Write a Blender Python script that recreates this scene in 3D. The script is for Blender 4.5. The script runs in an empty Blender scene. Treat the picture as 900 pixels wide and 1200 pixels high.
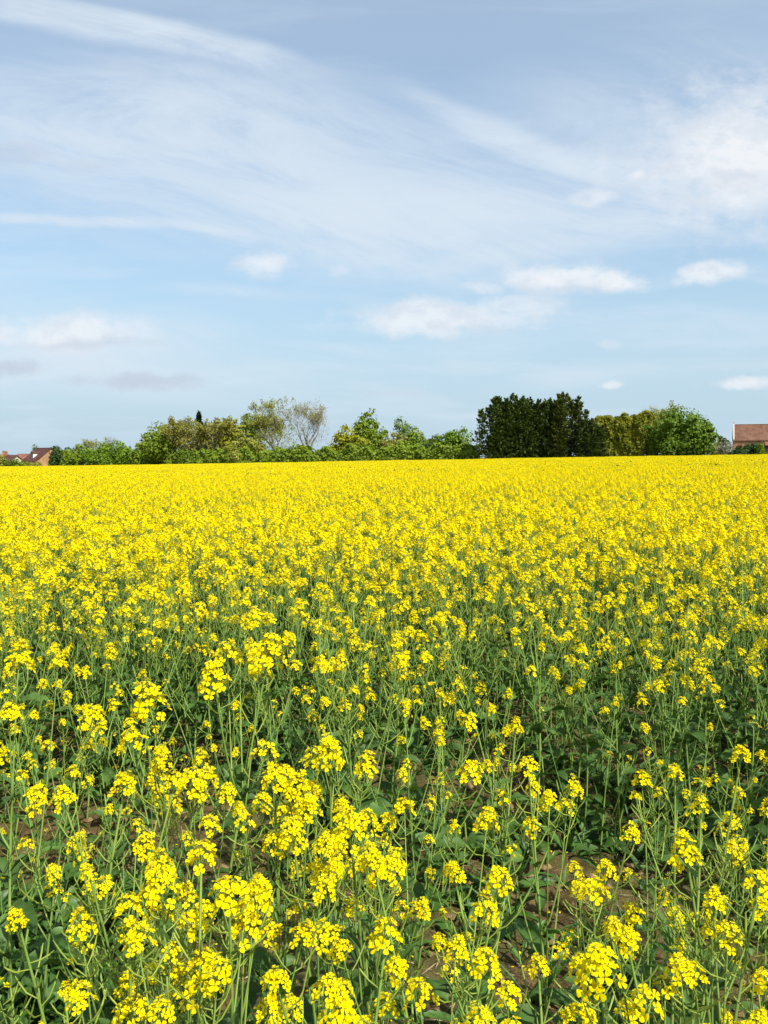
import bpy, math, random
import numpy as np
from mathutils import Vector, Matrix, Euler, noise

R = math.radians
PI = math.pi
scene = bpy.context.scene
COL = scene.collection

# ------------------------------------------------------------------ camera
CAM_Z = 1.46
PITCH = R(3.9)
FPX = 920.0            # focal length in pixels of the 900 x 1200 photograph


def ray(px, py):
    dx = (px - 450) / FPX
    up = -(py - 600) / FPX
    return Vector((dx, math.cos(PITCH) + math.sin(PITCH) * up, -math.sin(PITCH) + math.cos(PITCH) * up))


def st(px, py):
    r = ray(px, py)
    return r.x / r.y, r.z / r.y


def gz(x, y):
    """gentle cross slope of the land, rising to the right"""
    c = 140.0
    return 0.0187 * c * math.tanh(x / c)


def ground_hit(px, py):
    s, t = st(px, py)
    y = CAM_Z / -t
    for _ in range(4):
        y = (CAM_Z - gz(s * y, y)) / -t
    return s * y, y


cam_d = bpy.data.cameras.new('camera')
cam_d.sensor_fit = 'VERTICAL'
cam_d.sensor_height = 24.0
cam_d.lens = FPX / 1200 * 24.0
cam_d.clip_start = 0.05
cam_d.clip_end = 20000
cam = bpy.data.objects.new('camera', cam_d)
COL.objects.link(cam)
cam.location = (0, 0, CAM_Z)
cam.rotation_euler = (R(90) - PITCH, 0, 0)
scene.camera = cam

scene.view_settings.view_transform = 'Standard'
scene.view_settings.look = 'None'
scene.view_settings.gamma = 1.0
scene.view_settings.use_curve_mapping = False
scene.view_settings.exposure = 0.56

# ------------------------------------------------------------------ tagging


def tag(o, label=None, cat=None, group=None, kind=None):
    if label:
        o['label'] = label
    if cat:
        o['category'] = cat
    if group:
        o['group'] = group
    if kind:
        o['kind'] = kind
    return o


def empty(name, loc, rz=0.0):
    o = bpy.data.objects.new(name, None)
    o.empty_display_size = 0.1
    o.location = loc
    o.rotation_euler = (0, 0, rz)
    COL.objects.link(o)
    return o


def link(name, me, parent=None):
    o = bpy.data.objects.new(name, me)
    COL.objects.link(o)
    if parent:
        o.parent = parent
    return o


# ------------------------------------------------------------------ mesh builder
class MB:
    def __init__(self):
        self.v = []
        self.f = []
        self.m = []

    def add(self, vs, fs, mat=0):
        b = len(self.v)
        self.v.extend(vs)
        for f in fs:
            self.f.append(tuple(i + b for i in f))
            self.m.append(mat)

    def merge(self, other, M=None, mat_off=0):
        b = len(self.v)
        if M is None:
            self.v.extend(other.v)
        else:
            a = np.array([tuple(p) for p in other.v], dtype=float)
            m = np.array(M)
            a = a @ m[:3, :3].T + m[:3, 3]
            self.v.extend(map(tuple, a))
        for f, mi in zip(other.f, other.m):
            self.f.append(tuple(i + b for i in f))
            self.m.append(mi + mat_off)

    def tube(self, pts, rad, n=5, mat=0, cap=True):
        pts = [Vector(p) for p in pts]
        rings = []
        t0 = (pts[1] - pts[0]).normalized()
        ref = Vector((1, 0, 0)) if abs(t0.x) < 0.8 else Vector((0, 1, 0))
        vs = []
        for i, p in enumerate(pts):
            t = (pts[min(i + 1, len(pts) - 1)] - pts[max(i - 1, 0)])
            if t.length < 1e-9:
                t = t0
            t.normalize()
            u = (ref - t * ref.dot(t)).normalized()
            w = t.cross(u)
            r = rad[i] if isinstance(rad, (list, tuple)) else rad
            for k in range(n):
                a = 2 * PI * k / n
                q = p + (u * math.cos(a) + w * math.sin(a)) * r
                vs.append((q.x, q.y, q.z))
        fs = []
        for i in range(len(pts) - 1):
            for k in range(n):
                a = i * n + k
                b = i * n + (k + 1) % n
                fs.append((a, b, b + n, a + n))
        if cap:
            fs.append(tuple(reversed(range(n))))
            fs.append(tuple(range((len(pts) - 1) * n, len(pts) * n)))
        self.add(vs, fs, mat)

    def box(self, c, s, mat=0, M=None):
        x, y, z = s[0] / 2, s[1] / 2, s[2] / 2
        vs = [Vector((c[0] + i * x, c[1] + j * y, c[2] + k * z)) for k in (-1, 1) for j in (-1, 1) for i in (-1, 1)]
        if M is not None:
            vs = [M @ v for v in vs]
        self.add([tuple(v) for v in vs], [(0, 2, 3, 1), (4, 5, 7, 6), (0, 1, 5, 4), (2, 6, 7, 3), (0, 4, 6, 2), (1, 3, 7, 5)], mat)

    def mesh(self, name, mats, smooth=False):
        me = bpy.data.meshes.new(name)
        me.from_pydata([tuple(p) for p in self.v], [], self.f)
        for m in mats:
            me.materials.append(m)
        me.polygons.foreach_set('material_index', np.array(self.m, dtype=np.int32))
        if smooth:
            me.polygons.foreach_set('use_smooth', np.ones(len(self.f), dtype=bool))
        me.update()
        return me


def np_quads(name, V, mats, midx=None, smooth=False):
    """V: (n,4,3) array of separate quads"""
    n = len(V)
    me = bpy.data.meshes.new(name)
    me.vertices.add(n * 4)
    me.vertices.foreach_set('co', V.reshape(-1).astype(np.float32))
    me.loops.add(n * 4)
    me.loops.foreach_set('vertex_index', np.arange(n * 4, dtype=np.int32))
    me.polygons.add(n)
    me.polygons.foreach_set('loop_start', np.arange(n, dtype=np.int32) * 4)
    me.polygons.foreach_set('loop_total', np.full(n, 4, dtype=np.int32))
    for m in mats:
        me.materials.append(m)
    if midx is not None:
        me.polygons.foreach_set('material_index', midx.astype(np.int32))
    me.update(calc_edges=True)
    me.validate()
    return me


# ------------------------------------------------------------------ materials
def nmat(name):
    m = bpy.data.materials.new(name)
    m.use_nodes = True
    nt = m.node_tree
    nt.nodes.clear()
    return m, nt, nt.nodes, nt.links


def leafy(name, c1, c2, scale, trans=0.35, rough=0.5, spec=0.3, tcol=None, objrand=0.0, c3=None):
    """leaf, petal and stem material: base colour varied by noise, part of the light let through"""
    m, nt, N, L = nmat(name)
    out = N.new('ShaderNodeOutputMaterial')
    geo = N.new('ShaderNodeNewGeometry')
    noi = N.new('ShaderNodeTexNoise')
    noi.inputs['Scale'].default_value = scale
    noi.inputs['Detail'].default_value = 3
    L.new(geo.outputs['Position'], noi.inputs['Vector'])
    ramp = N.new('ShaderNodeValToRGB')
    ramp.color_ramp.elements[0].position = 0.32
    ramp.color_ramp.elements[0].color = (*c1, 1)
    ramp.color_ramp.elements[1].position = 0.68
    ramp.color_ramp.elements[1].color = (*c2, 1)
    if c3:
        e = ramp.color_ramp.elements.new(0.78)
        e.color = (*c3, 1)
    L.new(noi.outputs['Fac'], ramp.inputs['Fac'])
    col = ramp.outputs['Color']
    if objrand:
        oi = N.new('ShaderNodeObjectInfo')
        mr = N.new('ShaderNodeMapRange')
        mr.inputs['To Min'].default_value = 1 - objrand
        mr.inputs['To Max'].default_value = 1 + objrand
        L.new(oi.outputs['Random'], mr.inputs['Value'])
        hs = N.new('ShaderNodeHueSaturation')
        L.new(mr.outputs['Result'], hs.inputs['Value'])
        L.new(col, hs.inputs['Color'])
        col = hs.outputs['Color']
    p = N.new('ShaderNodeBsdfPrincipled')
    p.inputs['Roughness'].default_value = rough
    p.inputs['Specular IOR Level'].default_value = spec
    L.new(col, p.inputs['Base Color'])
    if trans > 0:
        t = N.new('ShaderNodeBsdfTranslucent')
        if tcol:
            mx = N.new('ShaderNodeMix')
            mx.data_type = 'RGBA'
            mx.blend_type = 'MULTIPLY'
            mx.inputs[0].default_value = 1
            L.new(col, mx.inputs[6])
            mx.inputs[7].default_value = (*tcol, 1)
            L.new(mx.outputs[2], t.inputs['Color'])
        else:
            L.new(col, t.inputs['Color'])
        mix = N.new('ShaderNodeMixShader')
        mix.inputs[0].default_value = trans
        L.new(p.outputs[0], mix.inputs[1])
        L.new(t.outputs[0], mix.inputs[2])
        L.new(mix.outputs[0], out.inputs['Surface'])
    else:
        L.new(p.outputs[0], out.inputs['Surface'])
    return m


M_PETAL = leafy('petal', (0.72, 0.535, 0.0), (0.93, 0.79, 0.0), 75, trans=0.27, rough=0.6, spec=0.05)
M_BUD = leafy('bud', (0.30, 0.36, 0.05), (0.46, 0.46, 0.05), 120, trans=0.15)
M_STEM = leafy('stem', (0.16, 0.26, 0.045), (0.27, 0.38, 0.085), 14, trans=0.12, rough=0.5, spec=0.2, objrand=0.2)
M_POD = leafy('pod', (0.17, 0.25, 0.03), (0.29, 0.36, 0.055), 18, trans=0.18, rough=0.45)
M_LEAF = leafy('rape_leaf', (0.034, 0.080, 0.015), (0.092, 0.172, 0.036), 16, trans=0.24, rough=0.48, spec=0.2, tcol=(1.1, 1.25, 0.5), objrand=0.2)
M_WEED = leafy('weed_leaf', (0.036, 0.092, 0.016), (0.085, 0.18, 0.030), 20, trans=0.22, rough=0.45)
M_STRAW = leafy('straw', (0.30, 0.21, 0.10), (0.52, 0.42, 0.26), 40, trans=0.1, rough=0.7)
PLANT_MATS = [M_PETAL, M_BUD, M_STEM, M_POD, M_LEAF]


def bark(name, c1, c2):
    return leafy(name, c1, c2, 5, trans=0, rough=0.85, spec=0.1)


M_BARK = bark('bark_brown', (0.055, 0.042, 0.030), (0.12, 0.095, 0.07))
M_BARK_G = bark('bark_grey', (0.18, 0.165, 0.13), (0.32, 0.295, 0.235))

_tm = {}


def tree_mat(c1, c2, trans=0.3, scale=0.9):
    k = (c1, c2, trans)
    if k not in _tm:
        _tm[k] = leafy('tree_leaf', c1, c2, scale, trans=trans, rough=0.6, spec=0.2, tcol=(1.15, 1.15, 0.55))
    return _tm[k]


# soil and grass of the one ground sheet
def ground_mat():
    m, nt, N, L = nmat('ground')
    out = N.new('ShaderNodeOutputMaterial')
    p = N.new('ShaderNodeBsdfPrincipled')
    p.inputs['Roughness'].default_value = 0.95
    p.inputs['Specular IOR Level'].default_value = 0.1
    geo = N.new('ShaderNodeNewGeometry')

    def nz(scale, detail=5, rough=0.6):
        n = N.new('ShaderNodeTexNoise')
        n.inputs['Scale'].default_value = scale
        n.inputs['Detail'].default_value = detail
        n.inputs['Roughness'].default_value = rough
        L.new(geo.outputs['Position'], n.inputs['Vector'])
        return n

    def ramp(fac, stops):
        r = N.new('ShaderNodeValToRGB')
        e = r.color_ramp.elements
        e[0].position, e[0].color = stops[0][0], (*stops[0][1], 1)
        e[1].position, e[1].color = stops[-1][0], (*stops[-1][1], 1)
        for q, c in stops[1:-1]:
            k = e.new(q)
            k.color = (*c, 1)
        L.new(fac, r.inputs['Fac'])
        return r

    n1 = nz(9)
    soil = ramp(n1.outputs['Fac'], [(0.3, (0.060, 0.040, 0.018)), (0.5, (0.125, 0.085, 0.036)), (0.72, (0.23, 0.165, 0.075))])
    n2 = nz(140, 4)
    sp = ramp(n2.outputs['Fac'], [(0.40, (0.55, 0.5, 0.45)), (0.60, (1.0, 1.0, 1.0)), (0.70, (1.9, 1.8, 1.6))])
    mul = N.new('ShaderNodeMix')
    mul.data_type = 'RGBA'
    mul.blend_type = 'MULTIPLY'
    mul.inputs[0].default_value = 0.8
    L.new(soil.outputs[0], mul.inputs[6])
    L.new(sp.outputs[0], mul.inputs[7])
    # mossy green film on parts of the soil
    n3 = nz(3.1)
    mf = ramp(n3.outputs['Fac'], [(0.42, (0, 0, 0)), (0.66, (0.7, 0.7, 0.7))])
    mx = N.new('ShaderNodeMix')
    mx.data_type = 'RGBA'
    L.new(mf.outputs[0], mx.inputs[0])
    L.new(mul.outputs[2], mx.inputs[6])
    mx.inputs[7].default_value = (0.085, 0.105, 0.028, 1)
    # grass beyond the field's far edge:  y > 158 - 0.45 x
    dot = N.new('ShaderNodeVectorMath')
    dot.operation = 'DOT_PRODUCT'
    L.new(geo.outputs['Position'], dot.inputs[0])
    dot.inputs[1].default_value = (0.45, 1, 0)
    gt = N.new('ShaderNodeMath')
    gt.operation = 'GREATER_THAN'
    gt.inputs[1].default_value = 158
    L.new(dot.outputs['Value'], gt.inputs[0])
    n4 = nz(0.5)
    gr = ramp(n4.outputs['Fac'], [(0.3, (0.05, 0.085, 0.02)), (0.7, (0.12, 0.14, 0.04))])
    mx2 = N.new('ShaderNodeMix')
    mx2.data_type = 'RGBA'
    L.new(gt.outputs[0], mx2.inputs[0])
    L.new(mx.outputs[2], mx2.inputs[6])
    L.new(gr.outputs[0], mx2.inputs[7])
    L.new(mx2.outputs[2], p.inputs['Base Color'])
    bmp = N.new('ShaderNodeBump')
    bmp.inputs['Strength'].default_value = 0.7
    bmp.inputs['Distance'].default_value = 0.02
    n5 = nz(60, 8, 0.7)
    L.new(n5.outputs['Fac'], bmp.inputs['Height'])
    L.new(bmp.outputs[0], p.inputs['Normal'])
    L.new(p.outputs[0], out.inputs['Surface'])
    return m


def build_ground():
    def axis(fine_to, step, far, growth=1.16):
        a = list(np.arange(0, fine_to + 1e-6, step))
        d = step
        while a[-1] < far:
            d *= growth
            a.append(a[-1] + d)
        return a
    xp = axis(2.4, 0.03, 4000)
    xs = [-q for q in reversed(xp[1:])] + xp
    yp = axis(3.4, 0.03, 6000)
    ys = [1.6 - q for q in reversed(axis(0.0, 0.06, 600)[1:])] + [1.6 + q for q in yp]
    V = []
    for y in ys:
        for x in xs:
            z = gz(x, y)
            d = math.hypot(x, y - 2.5)
            if d < 14:
                k = max(0.0, 1 - d / 14)
                p = Vector((x, y, 0))
                z += k * (0.030 * noise.noise(p * 2.1) + 0.024 * noise.noise(p * 7) + 0.016 * abs(noise.noise(p * 17)))
            V.append((x, y, z))
    nx = len(xs)
    F = []
    for j in range(len(ys) - 1):
        for i in range(nx - 1):
            a = j * nx + i
            F.append((a, a + 1, a + nx + 1, a + nx))
    me = bpy.data.meshes.new('ground')
    me.from_pydata(V, [], F)
    me.materials.append(ground_mat())
    me.polygons.foreach_set('use_smooth', np.ones(len(F), dtype=bool))
    o = link('ground', me)
    tag(o, 'brown crumbly field soil with patches showing between the plants', 'ground', kind='structure')


build_ground()

# ------------------------------------------------------------------ rapeseed pieces
GOLD = PI * (3 - math.sqrt(5))


def frame_from(z, twist=0.0):
    z = Vector(z).normalized()
    ref = Vector((0, 0, 1)) if abs(z.z) < 0.95 else Vector((1, 0, 0))
    x = ref.cross(z).normalized()
    y = z.cross(x)
    if twist:
        c, s = math.cos(twist), math.sin(twist)
        x, y = x * c + y * s, y * c - x * s
    return x, y, z


def flower(mb, c, nrm, size, rng, lod):
    """four petalled cross; lod 0 rounded cupped petals, lod 1 one rhombus per petal"""
    x, y, z = frame_from(nrm, rng.uniform(0, PI))
    cup = rng.uniform(0.10, 0.85)
    c = Vector(c)
    prof = [(0.10, 0.10, 0.0), (0.45, 0.30, 0.5), (0.82, 0.44, 0.80), (1.02, 0.24, 0.72)]
    for k in range(4):
        a = k * PI / 2 + rng.uniform(-0.16, 0.16)
        d = x * math.cos(a) + y * math.sin(a)
        w = y * math.cos(a) - x * math.sin(a)
        tw = rng.uniform(-0.25, 0.25)
        cu = cup + rng.uniform(-0.15, 0.2)
        sz = size * rng.uniform(0.88, 1.1)
        if lod == 0:
            vs = []
            for (r, h, zz) in prof:
                for s in (-1, 1):
                    q = c + d * (r * sz) + w * (s * h * sz) + z * ((zz * cu + s * h * tw) * sz * 0.8)
                    vs.append((q.x, q.y, q.z))
            mb.add(vs, [(0, 1, 3, 2), (2, 3, 5, 4), (4, 5, 7, 6)], 0)
        else:
            vs = []
            for (r, h, zz) in ((0.05, 0, 0), (0.72, 0.48, 0.7), (1.08, 0, 0.8), (0.72, -0.48, 0.7)):
                q = c + d * (r * sz) + w * (h * sz) + z * ((zz * cu + h * tw) * sz * 0.8)
                vs.append((q.x, q.y, q.z))
            mb.add(vs, [(0, 1, 2, 3)], 0)
    if lod == 0:                                    # stamens
        for k in range(4):
            a = k * PI / 2 + PI / 4
            d = x * math.cos(a) + y * math.sin(a)
            b = c + d * size * 0.10
            t = c + d * size * 0.2 + z * size * 0.55
            s = (y * math.cos(a) - x * math.sin(a)) * size * 0.07
            mb.add([tuple(b - s), tuple(b + s), tuple(t + s), tuple(t - s)], [(0, 1, 2, 3)], 1)


def bud(mb, c, d, ln, wd, mat=1):
    x, y, z = frame_from(d)
    c = Vector(c)
    pts = [c, c + z * ln * 0.45 + x * wd, c + z * ln * 0.45 - x * 0.5 * wd + y * 0.87 * wd,
           c + z * ln * 0.45 - x * 0.5 * wd - y * 0.87 * wd, c + z * ln]
    mb.add([tuple(p) for p in pts], [(0, 2, 1), (0, 3, 2), (0, 1, 3), (4, 1, 2), (4, 2, 3), (4, 3, 1)], mat)


def raceme(rng, n=18, Lh=0.05, size=0.0095, buds=12, lod=0, spread=1.0):
    mb = MB()
    top = Lh
    bend = Vector((rng.uniform(-.12, .12), rng.uniform(-.12, .12), 1)).normalized()

    def ax(h):
        return bend * h
    mb.tube([(0, 0, -0.004), tuple(ax(top * .5)), tuple(ax(top))], [0.0016, 0.0014, 0.0008], 3 if lod else 4, 2, cap=False)
    a0 = rng.uniform(0, 6)
    for i in range(n):
        t = (i + 0.5) / n
        a = a0 + i * GOLD + rng.uniform(-.35, .35)
        el = R(12 + 52 * t ** 1.3) + rng.uniform(-.2, .2)
        d = Vector((math.cos(a) * math.cos(el), math.sin(a) * math.cos(el), math.sin(el)))
        pl = (0.023 - 0.009 * t) * rng.uniform(0.85, 1.2) * spread
        b = ax(top * (0.02 + 0.9 * t))
        c = b + d * pl + Vector((0, 0, pl * 0.25))
        if lod == 0:
            x, y, _ = frame_from(d)
            s = x * 0.0007
            mb.add([tuple(b - s), tuple(b + s), tuple(c + s), tuple(c - s)], [(0, 1, 2, 3)], 2)
        nr = d + Vector((rng.uniform(-.4, .4), rng.uniform(-.4, .4), 0.35 + rng.uniform(-.3, .3)))
        flower(mb, c, nr, size * rng.uniform(0.85, 1.12) * (1 - 0.25 * t * t), rng, lod)
    nb = buds if lod == 0 else max(2, buds // 3)
    for i in range(nb):
        a = i * GOLD
        q = math.sqrt((i + .5) / max(nb, 1))
        el = PI / 2 - q * 1.05
        d = Vector((math.cos(a) * math.cos(el), math.sin(a) * math.cos(el), math.sin(el)))
        r = 0.009 * (0.5 + 0.7 * q)
        bud(mb, ax(top) + d * r + Vector((0, 0, 0.003)), d, rng.uniform(.005, .008) * (1.5 if lod else 1), 0.0016 * (1.7 if lod else 1), 1)
    return mb


def leaf(mb, base, az, el, Ln, W, rng, rows=6, lobed=False, droop=0.8, mat=0):
    """a blade folded along its midrib, drooping towards the tip; lobed ones keep small side lobes near the stalk"""
    p = Vector(base)
    side = Vector((-math.sin(az), math.cos(az), 0))
    tw = rng.uniform(-.5, .5)
    vs = []
    e = el
    step = Ln / rows
    for i in range(rows + 1):
        t = i / rows
        if lobed:
            w = W * (0.10 + 0.32 * abs(math.sin(t * PI * 3.2)) if t < 0.45 else math.sin(PI * min(1, (t - 0.28) / 0.74)) ** 0.7)
        else:
            w = W * (math.sin(PI * (0.12 + 0.88 * t)) ** 0.8)
        if i == rows:
            w = W * 0.03
        d = Vector((math.cos(az) * math.cos(e), math.sin(az) * math.cos(e), math.sin(e)))
        upv = side.cross(d) * -1
        s = (side * math.cos(tw) + upv * math.sin(tw))
        u = (upv * math.cos(tw) - side * math.sin(tw))
        wav = rng.uniform(-.22, .22) * w
        fold = 0.28 * w
        vs += [tuple(p - s * w * .5 + u * (fold + wav)), tuple(p), tuple(p + s * w * .5 + u * (fold - wav))]
        p = p + d * step
        e -= droop / rows * (0.6 + 0.8 * t)
    fs = []
    for i in range(rows):
        a = i * 3
        fs += [(a, a + 1, a + 4, a + 3), (a + 1, a + 2, a + 5, a + 4)]
    mb.add(vs, fs, mat)


def pod(mb, b, az, el, ped, ln, rng, mat, lod=0):
    d = Vector((math.cos(az) * math.cos(el), math.sin(az) * math.cos(el), math.sin(el)))
    p1 = Vector(b) + d * ped
    e2 = min(el + rng.uniform(.25, .6), 1.35)
    d2 = Vector((math.cos(az) * math.cos(e2), math.sin(az) * math.cos(e2), math.sin(e2)))
    p2 = p1 + d2 * ln * .6
    p3 = p2 + (d2 + Vector((0, 0, .25))).normalized() * ln * .4
    if lod:
        mb.tube([b, p1, p3], [.0010, .0016, .0006], 3, mat, cap=False)
    else:
        mb.tube([b, p1, p2, p3], [.0008, .0013, .0015, .0005], 4, mat, cap=False)


HEADS = {}


def head_pool():
    rng = random.Random(5)
    for kind, cfgs in {
        'full': [(21, .030, .0088, 8), (25, .038, .0086, 7), (18, .026, .0092, 10), (30, .050, .0086, 6)],
        'mid': [(13, .026, .0086, 12), (10, .022, .0086, 14), (16, .040, .0084, 10)],
        'few': [(6, .020, .0084, 16), (8, .028, .0082, 14)],
        'bud': [(2, .016, .0080, 20)],
    }.items():
        for lod in (0, 1):
            HEADS[(kind, lod)] = []
        for c in cfgs:
            for rep in range(2):
                s = rng.randint(0, 10 ** 6)
                for lod in (0, 1):
                    mb = raceme(random.Random(s), c[0], c[1], c[2], c[3], lod, 1.0)
                    HEADS[(kind, lod)].append(mb)


head_pool()
HEAD_MESH = {}


def head_mesh(kind, i):
    k = (kind, i)
    if k not in HEAD_MESH:
        HEAD_MESH[k] = HEADS[(kind, 0)][i].mesh('flower_head', PLANT_MATS, smooth=True)
    return HEAD_MESH[k]


def plant_shape(rng, look, H=0.92, lod=0, lean=0.06):
    """returns stem MB, leaves MB, pods MB and the list of heads (kind, index, matrix)"""
    stem, leaves, pods, heads = MB(), MB(), MB(), []
    ns = 5 if lod == 0 else 3
    la = rng.uniform(0, 2 * PI)
    lx, ly = math.cos(la) * lean, math.sin(la) * lean
    ph = rng.uniform(0, 6)

    def axis(t):
        return Vector((lx * t * t * H * 2 + 0.010 * math.sin(ph + 4 * t), ly * t * t * H * 2 + 0.010 * math.cos(ph + 3.3 * t) - 0.01 * math.cos(ph), H * t))
    seg = 9 if lod == 0 else 5
    stem.tube([axis(i / seg) for i in range(seg + 1)], [0.0045 * (1 - .62 * i / seg) for i in range(seg + 1)], ns, 0, cap=False)

    def add_head(p, d, main):
        if look == 'lush':
            kind = 'full' if main or rng.random() < .75 else 'mid'
        elif look == 'bloom':
            kind = 'full' if main or rng.random() < .6 else ('mid' if rng.random() < .8 else 'few')
        elif look == 'podded':
            kind = 'full' if main else ('mid' if rng.random() < .65 else 'few')
        elif look == 'slender':
            kind = 'full' if main else ('mid' if rng.random() < .7 else 'few')
        else:
            kind = 'few' if rng.random() < .4 else 'bud'
        i = rng.randrange(len(HEADS[(kind, 0)]))
        x, y, z = frame_from(d, rng.uniform(0, 6))
        s = rng.uniform(.80, 1.10) * (1.10 if main else .95)
        M = Matrix(((x.x * s, y.x * s, z.x * s, p.x), (x.y * s, y.y * s, z.y * s, p.y), (x.z * s, y.z * s, z.z * s, p.z), (0, 0, 0, 1)))
        heads.append((kind, i, M))

    def add_pods(a, b, n):
        az = rng.uniform(0, 6)
        for i in range(n):
            t = (i + rng.random() * .6) / n
            p = a.lerp(b, t)
            az += GOLD
            g = 1 - t
            pod(pods, tuple(p), az, R(rng.uniform(15, 40)), .014 + .008 * rng.random(), .014 + .036 * g * rng.uniform(.7, 1.1), rng, 0, lod)

    top = axis(1.0)
    add_head(top, axis(1.0) - axis(.93), True)
    npod = {'lush': 7, 'bloom': 6, 'podded': 16, 'slender': 9, 'bud': 0}[look]
    if lod:
        npod = npod // 2
    if npod:
        add_pods(axis(1 - .05 - npod * .013), axis(.985), npod)
    nb = {'lush': rng.randint(5, 7), 'bloom': rng.randint(4, 6), 'podded': rng.randint(3, 5), 'slender': rng.randint(1, 3), 'bud': rng.randint(1, 3)}[look]
    az = rng.uniform(0, 6)
    for k in range(nb):
        t0 = .34 + .46 * (k + rng.random() * .7) / nb
        az += GOLD + rng.uniform(-.3, .3)
        p0 = axis(t0)
        rise = (rng.uniform(.82, 1.0) if look == 'lush' else rng.uniform(.70, .98)) * H - p0.z
        rise = max(rise, .08)
        out = rise * (rng.uniform(.16, .44) if look == 'lush' else rng.uniform(.28, .55))
        d = Vector((math.cos(az), math.sin(az), 0))
        pts = []
        sg = 6 if lod == 0 else 3
        for i in range(sg + 1):
            u = i / sg
            pts.append(p0 + d * out * (u ** .75) + Vector((0, 0, rise * u ** 1.15)))
        r0 = .0030 * (1 - .3 * t0)
        stem.tube(pts, [r0 * (1 - .6 * i / sg) for i in range(sg + 1)], 4 if lod == 0 else 3, 0, cap=False)
        add_head(pts[-1], pts[-1] - pts[-2], False)
        if npod:
            q = pts[-1]
            m = max(2, int(npod * .6))
            add_pods(q.lerp(pts[0], min(.6, m * .012 / max((q - pts[0]).length, .05))), q.lerp(pts[0], .05), m)
        # clasping leaf at the axil
        leaf(leaves, tuple(p0), az + rng.uniform(-.4, .4), rng.uniform(.3, 1.0), rng.uniform(.05, .10), rng.uniform(.014, .024), rng,
             5 if lod == 0 else 2, False, rng.uniform(.3, 1.0))
    nl = rng.randint(6, 9) if lod == 0 else 6
    for k in range(nl):
        t = .08 + .58 * k / nl + rng.uniform(-.03, .03)
        az += GOLD
        s = 1 - t * .9
        leaf(leaves, tuple(axis(t)), az, rng.uniform(.2, .8), (.075 + .075 * s) * rng.uniform(.8, 1.2), (.024 + .026 * s) * rng.uniform(.8, 1.2), rng,
             7 if lod == 0 else 3, t < .38, rng.uniform(.7, 1.6))
    for k in range(3 if lod == 0 else 1):
        t = rng.uniform(.55, .82)
        az += GOLD
        leaf(leaves, tuple(axis(t)), az, rng.uniform(.5, 1.1), rng.uniform(.04, .075), rng.uniform(.010, .018), rng, 4 if lod == 0 else 2, False, rng.uniform(.2, .9))
    return stem, leaves, pods, heads, top


# ------------------------------------------------------------------ individual plants
LOOKS = {
    'bloom': dict(label='branching rapeseed plant of middling height with several dense yellow flower heads', group='full-flowered rapeseed plants of the near crop'),
    'podded': dict(label='rapeseed plant with many thin green seed pods below loose yellow heads', group='podded rapeseed plants of the near crop'),
    'slender': dict(label='slender rapeseed plant with one to four small loose yellow heads', group='slender rapeseed plants of the near crop'),
    'bud': dict(label='low leafy rapeseed plant mostly in green bud with hardly any flowers', group='budding rapeseed plants of the near crop'),
}
PROTO = {}


def children(o):
    return [c for c in bpy.data.objects if c.parent is o]


def make_proto(look, idx, H):
    rng = random.Random(hash_seed(look, idx))
    st_, lv, pd, hd, top = plant_shape(rng, look, H, 0)
    st_.merge(pd, None, 1)
    parts = [('stem', st_.mesh('stem', [M_STEM, M_POD], True), None), ('leaves', lv.mesh('leaves', [M_LEAF], True), None)]
    for kind, i, M in hd:
        parts.append(('flower_head', head_mesh(kind, i), M))
    return dict(parts=parts, top=top, look=look, H=H)


def hash_seed(look, idx):
    return sum(ord(c) * (i + 3) for i, c in enumerate(look)) * 101 + idx * 977 + 13


NV = {'lush': 9, 'bloom': 7, 'podded': 4, 'slender': 5, 'bud': 3}
HT = {'lush': .92, 'bloom': .92, 'podded': .90, 'slender': .88, 'bud': .62}
for lk, n in NV.items():
    for i in range(n):
        PROTO[(lk, i)] = make_proto(lk, i, HT[lk])

FIRST = {}


def place_plant(look, i, x, y, rz, s, label=None, group=None, tilt=(0, 0), z=None):
    """the first plant of a shape is built with its parts, later ones are copies of it and of each part"""
    pr = PROTO[(look, i)]
    if (look, i) not in FIRST:
        root = bpy.data.objects.new('rapeseed_plant', None)
        root.empty_display_size = .05
        COL.objects.link(root)
        ch = []
        for nm, me, M in pr['parts']:
            o = bpy.data.objects.new(nm, me)
            COL.objects.link(o)
            o.parent = root
            if M is not None:
                o.matrix_local = M
            ch.append(o)
        FIRST[(look, i)] = (root, ch)
    else:
        r0, c0 = FIRST[(look, i)]
        root = r0.copy()
        COL.objects.link(root)
        for c in c0:
            d = c.copy()
            COL.objects.link(d)
            d.parent = root
    root.location = (x, y, (gz(x, y) if z is None else z) - 0.012)
    root.rotation_euler = (tilt[0], tilt[1], rz)
    root.scale = (s, s, s)
    tag(root, label or LOOKS[look]['label'], 'plant', group or LOOKS[look]['group'])
    return root


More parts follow.
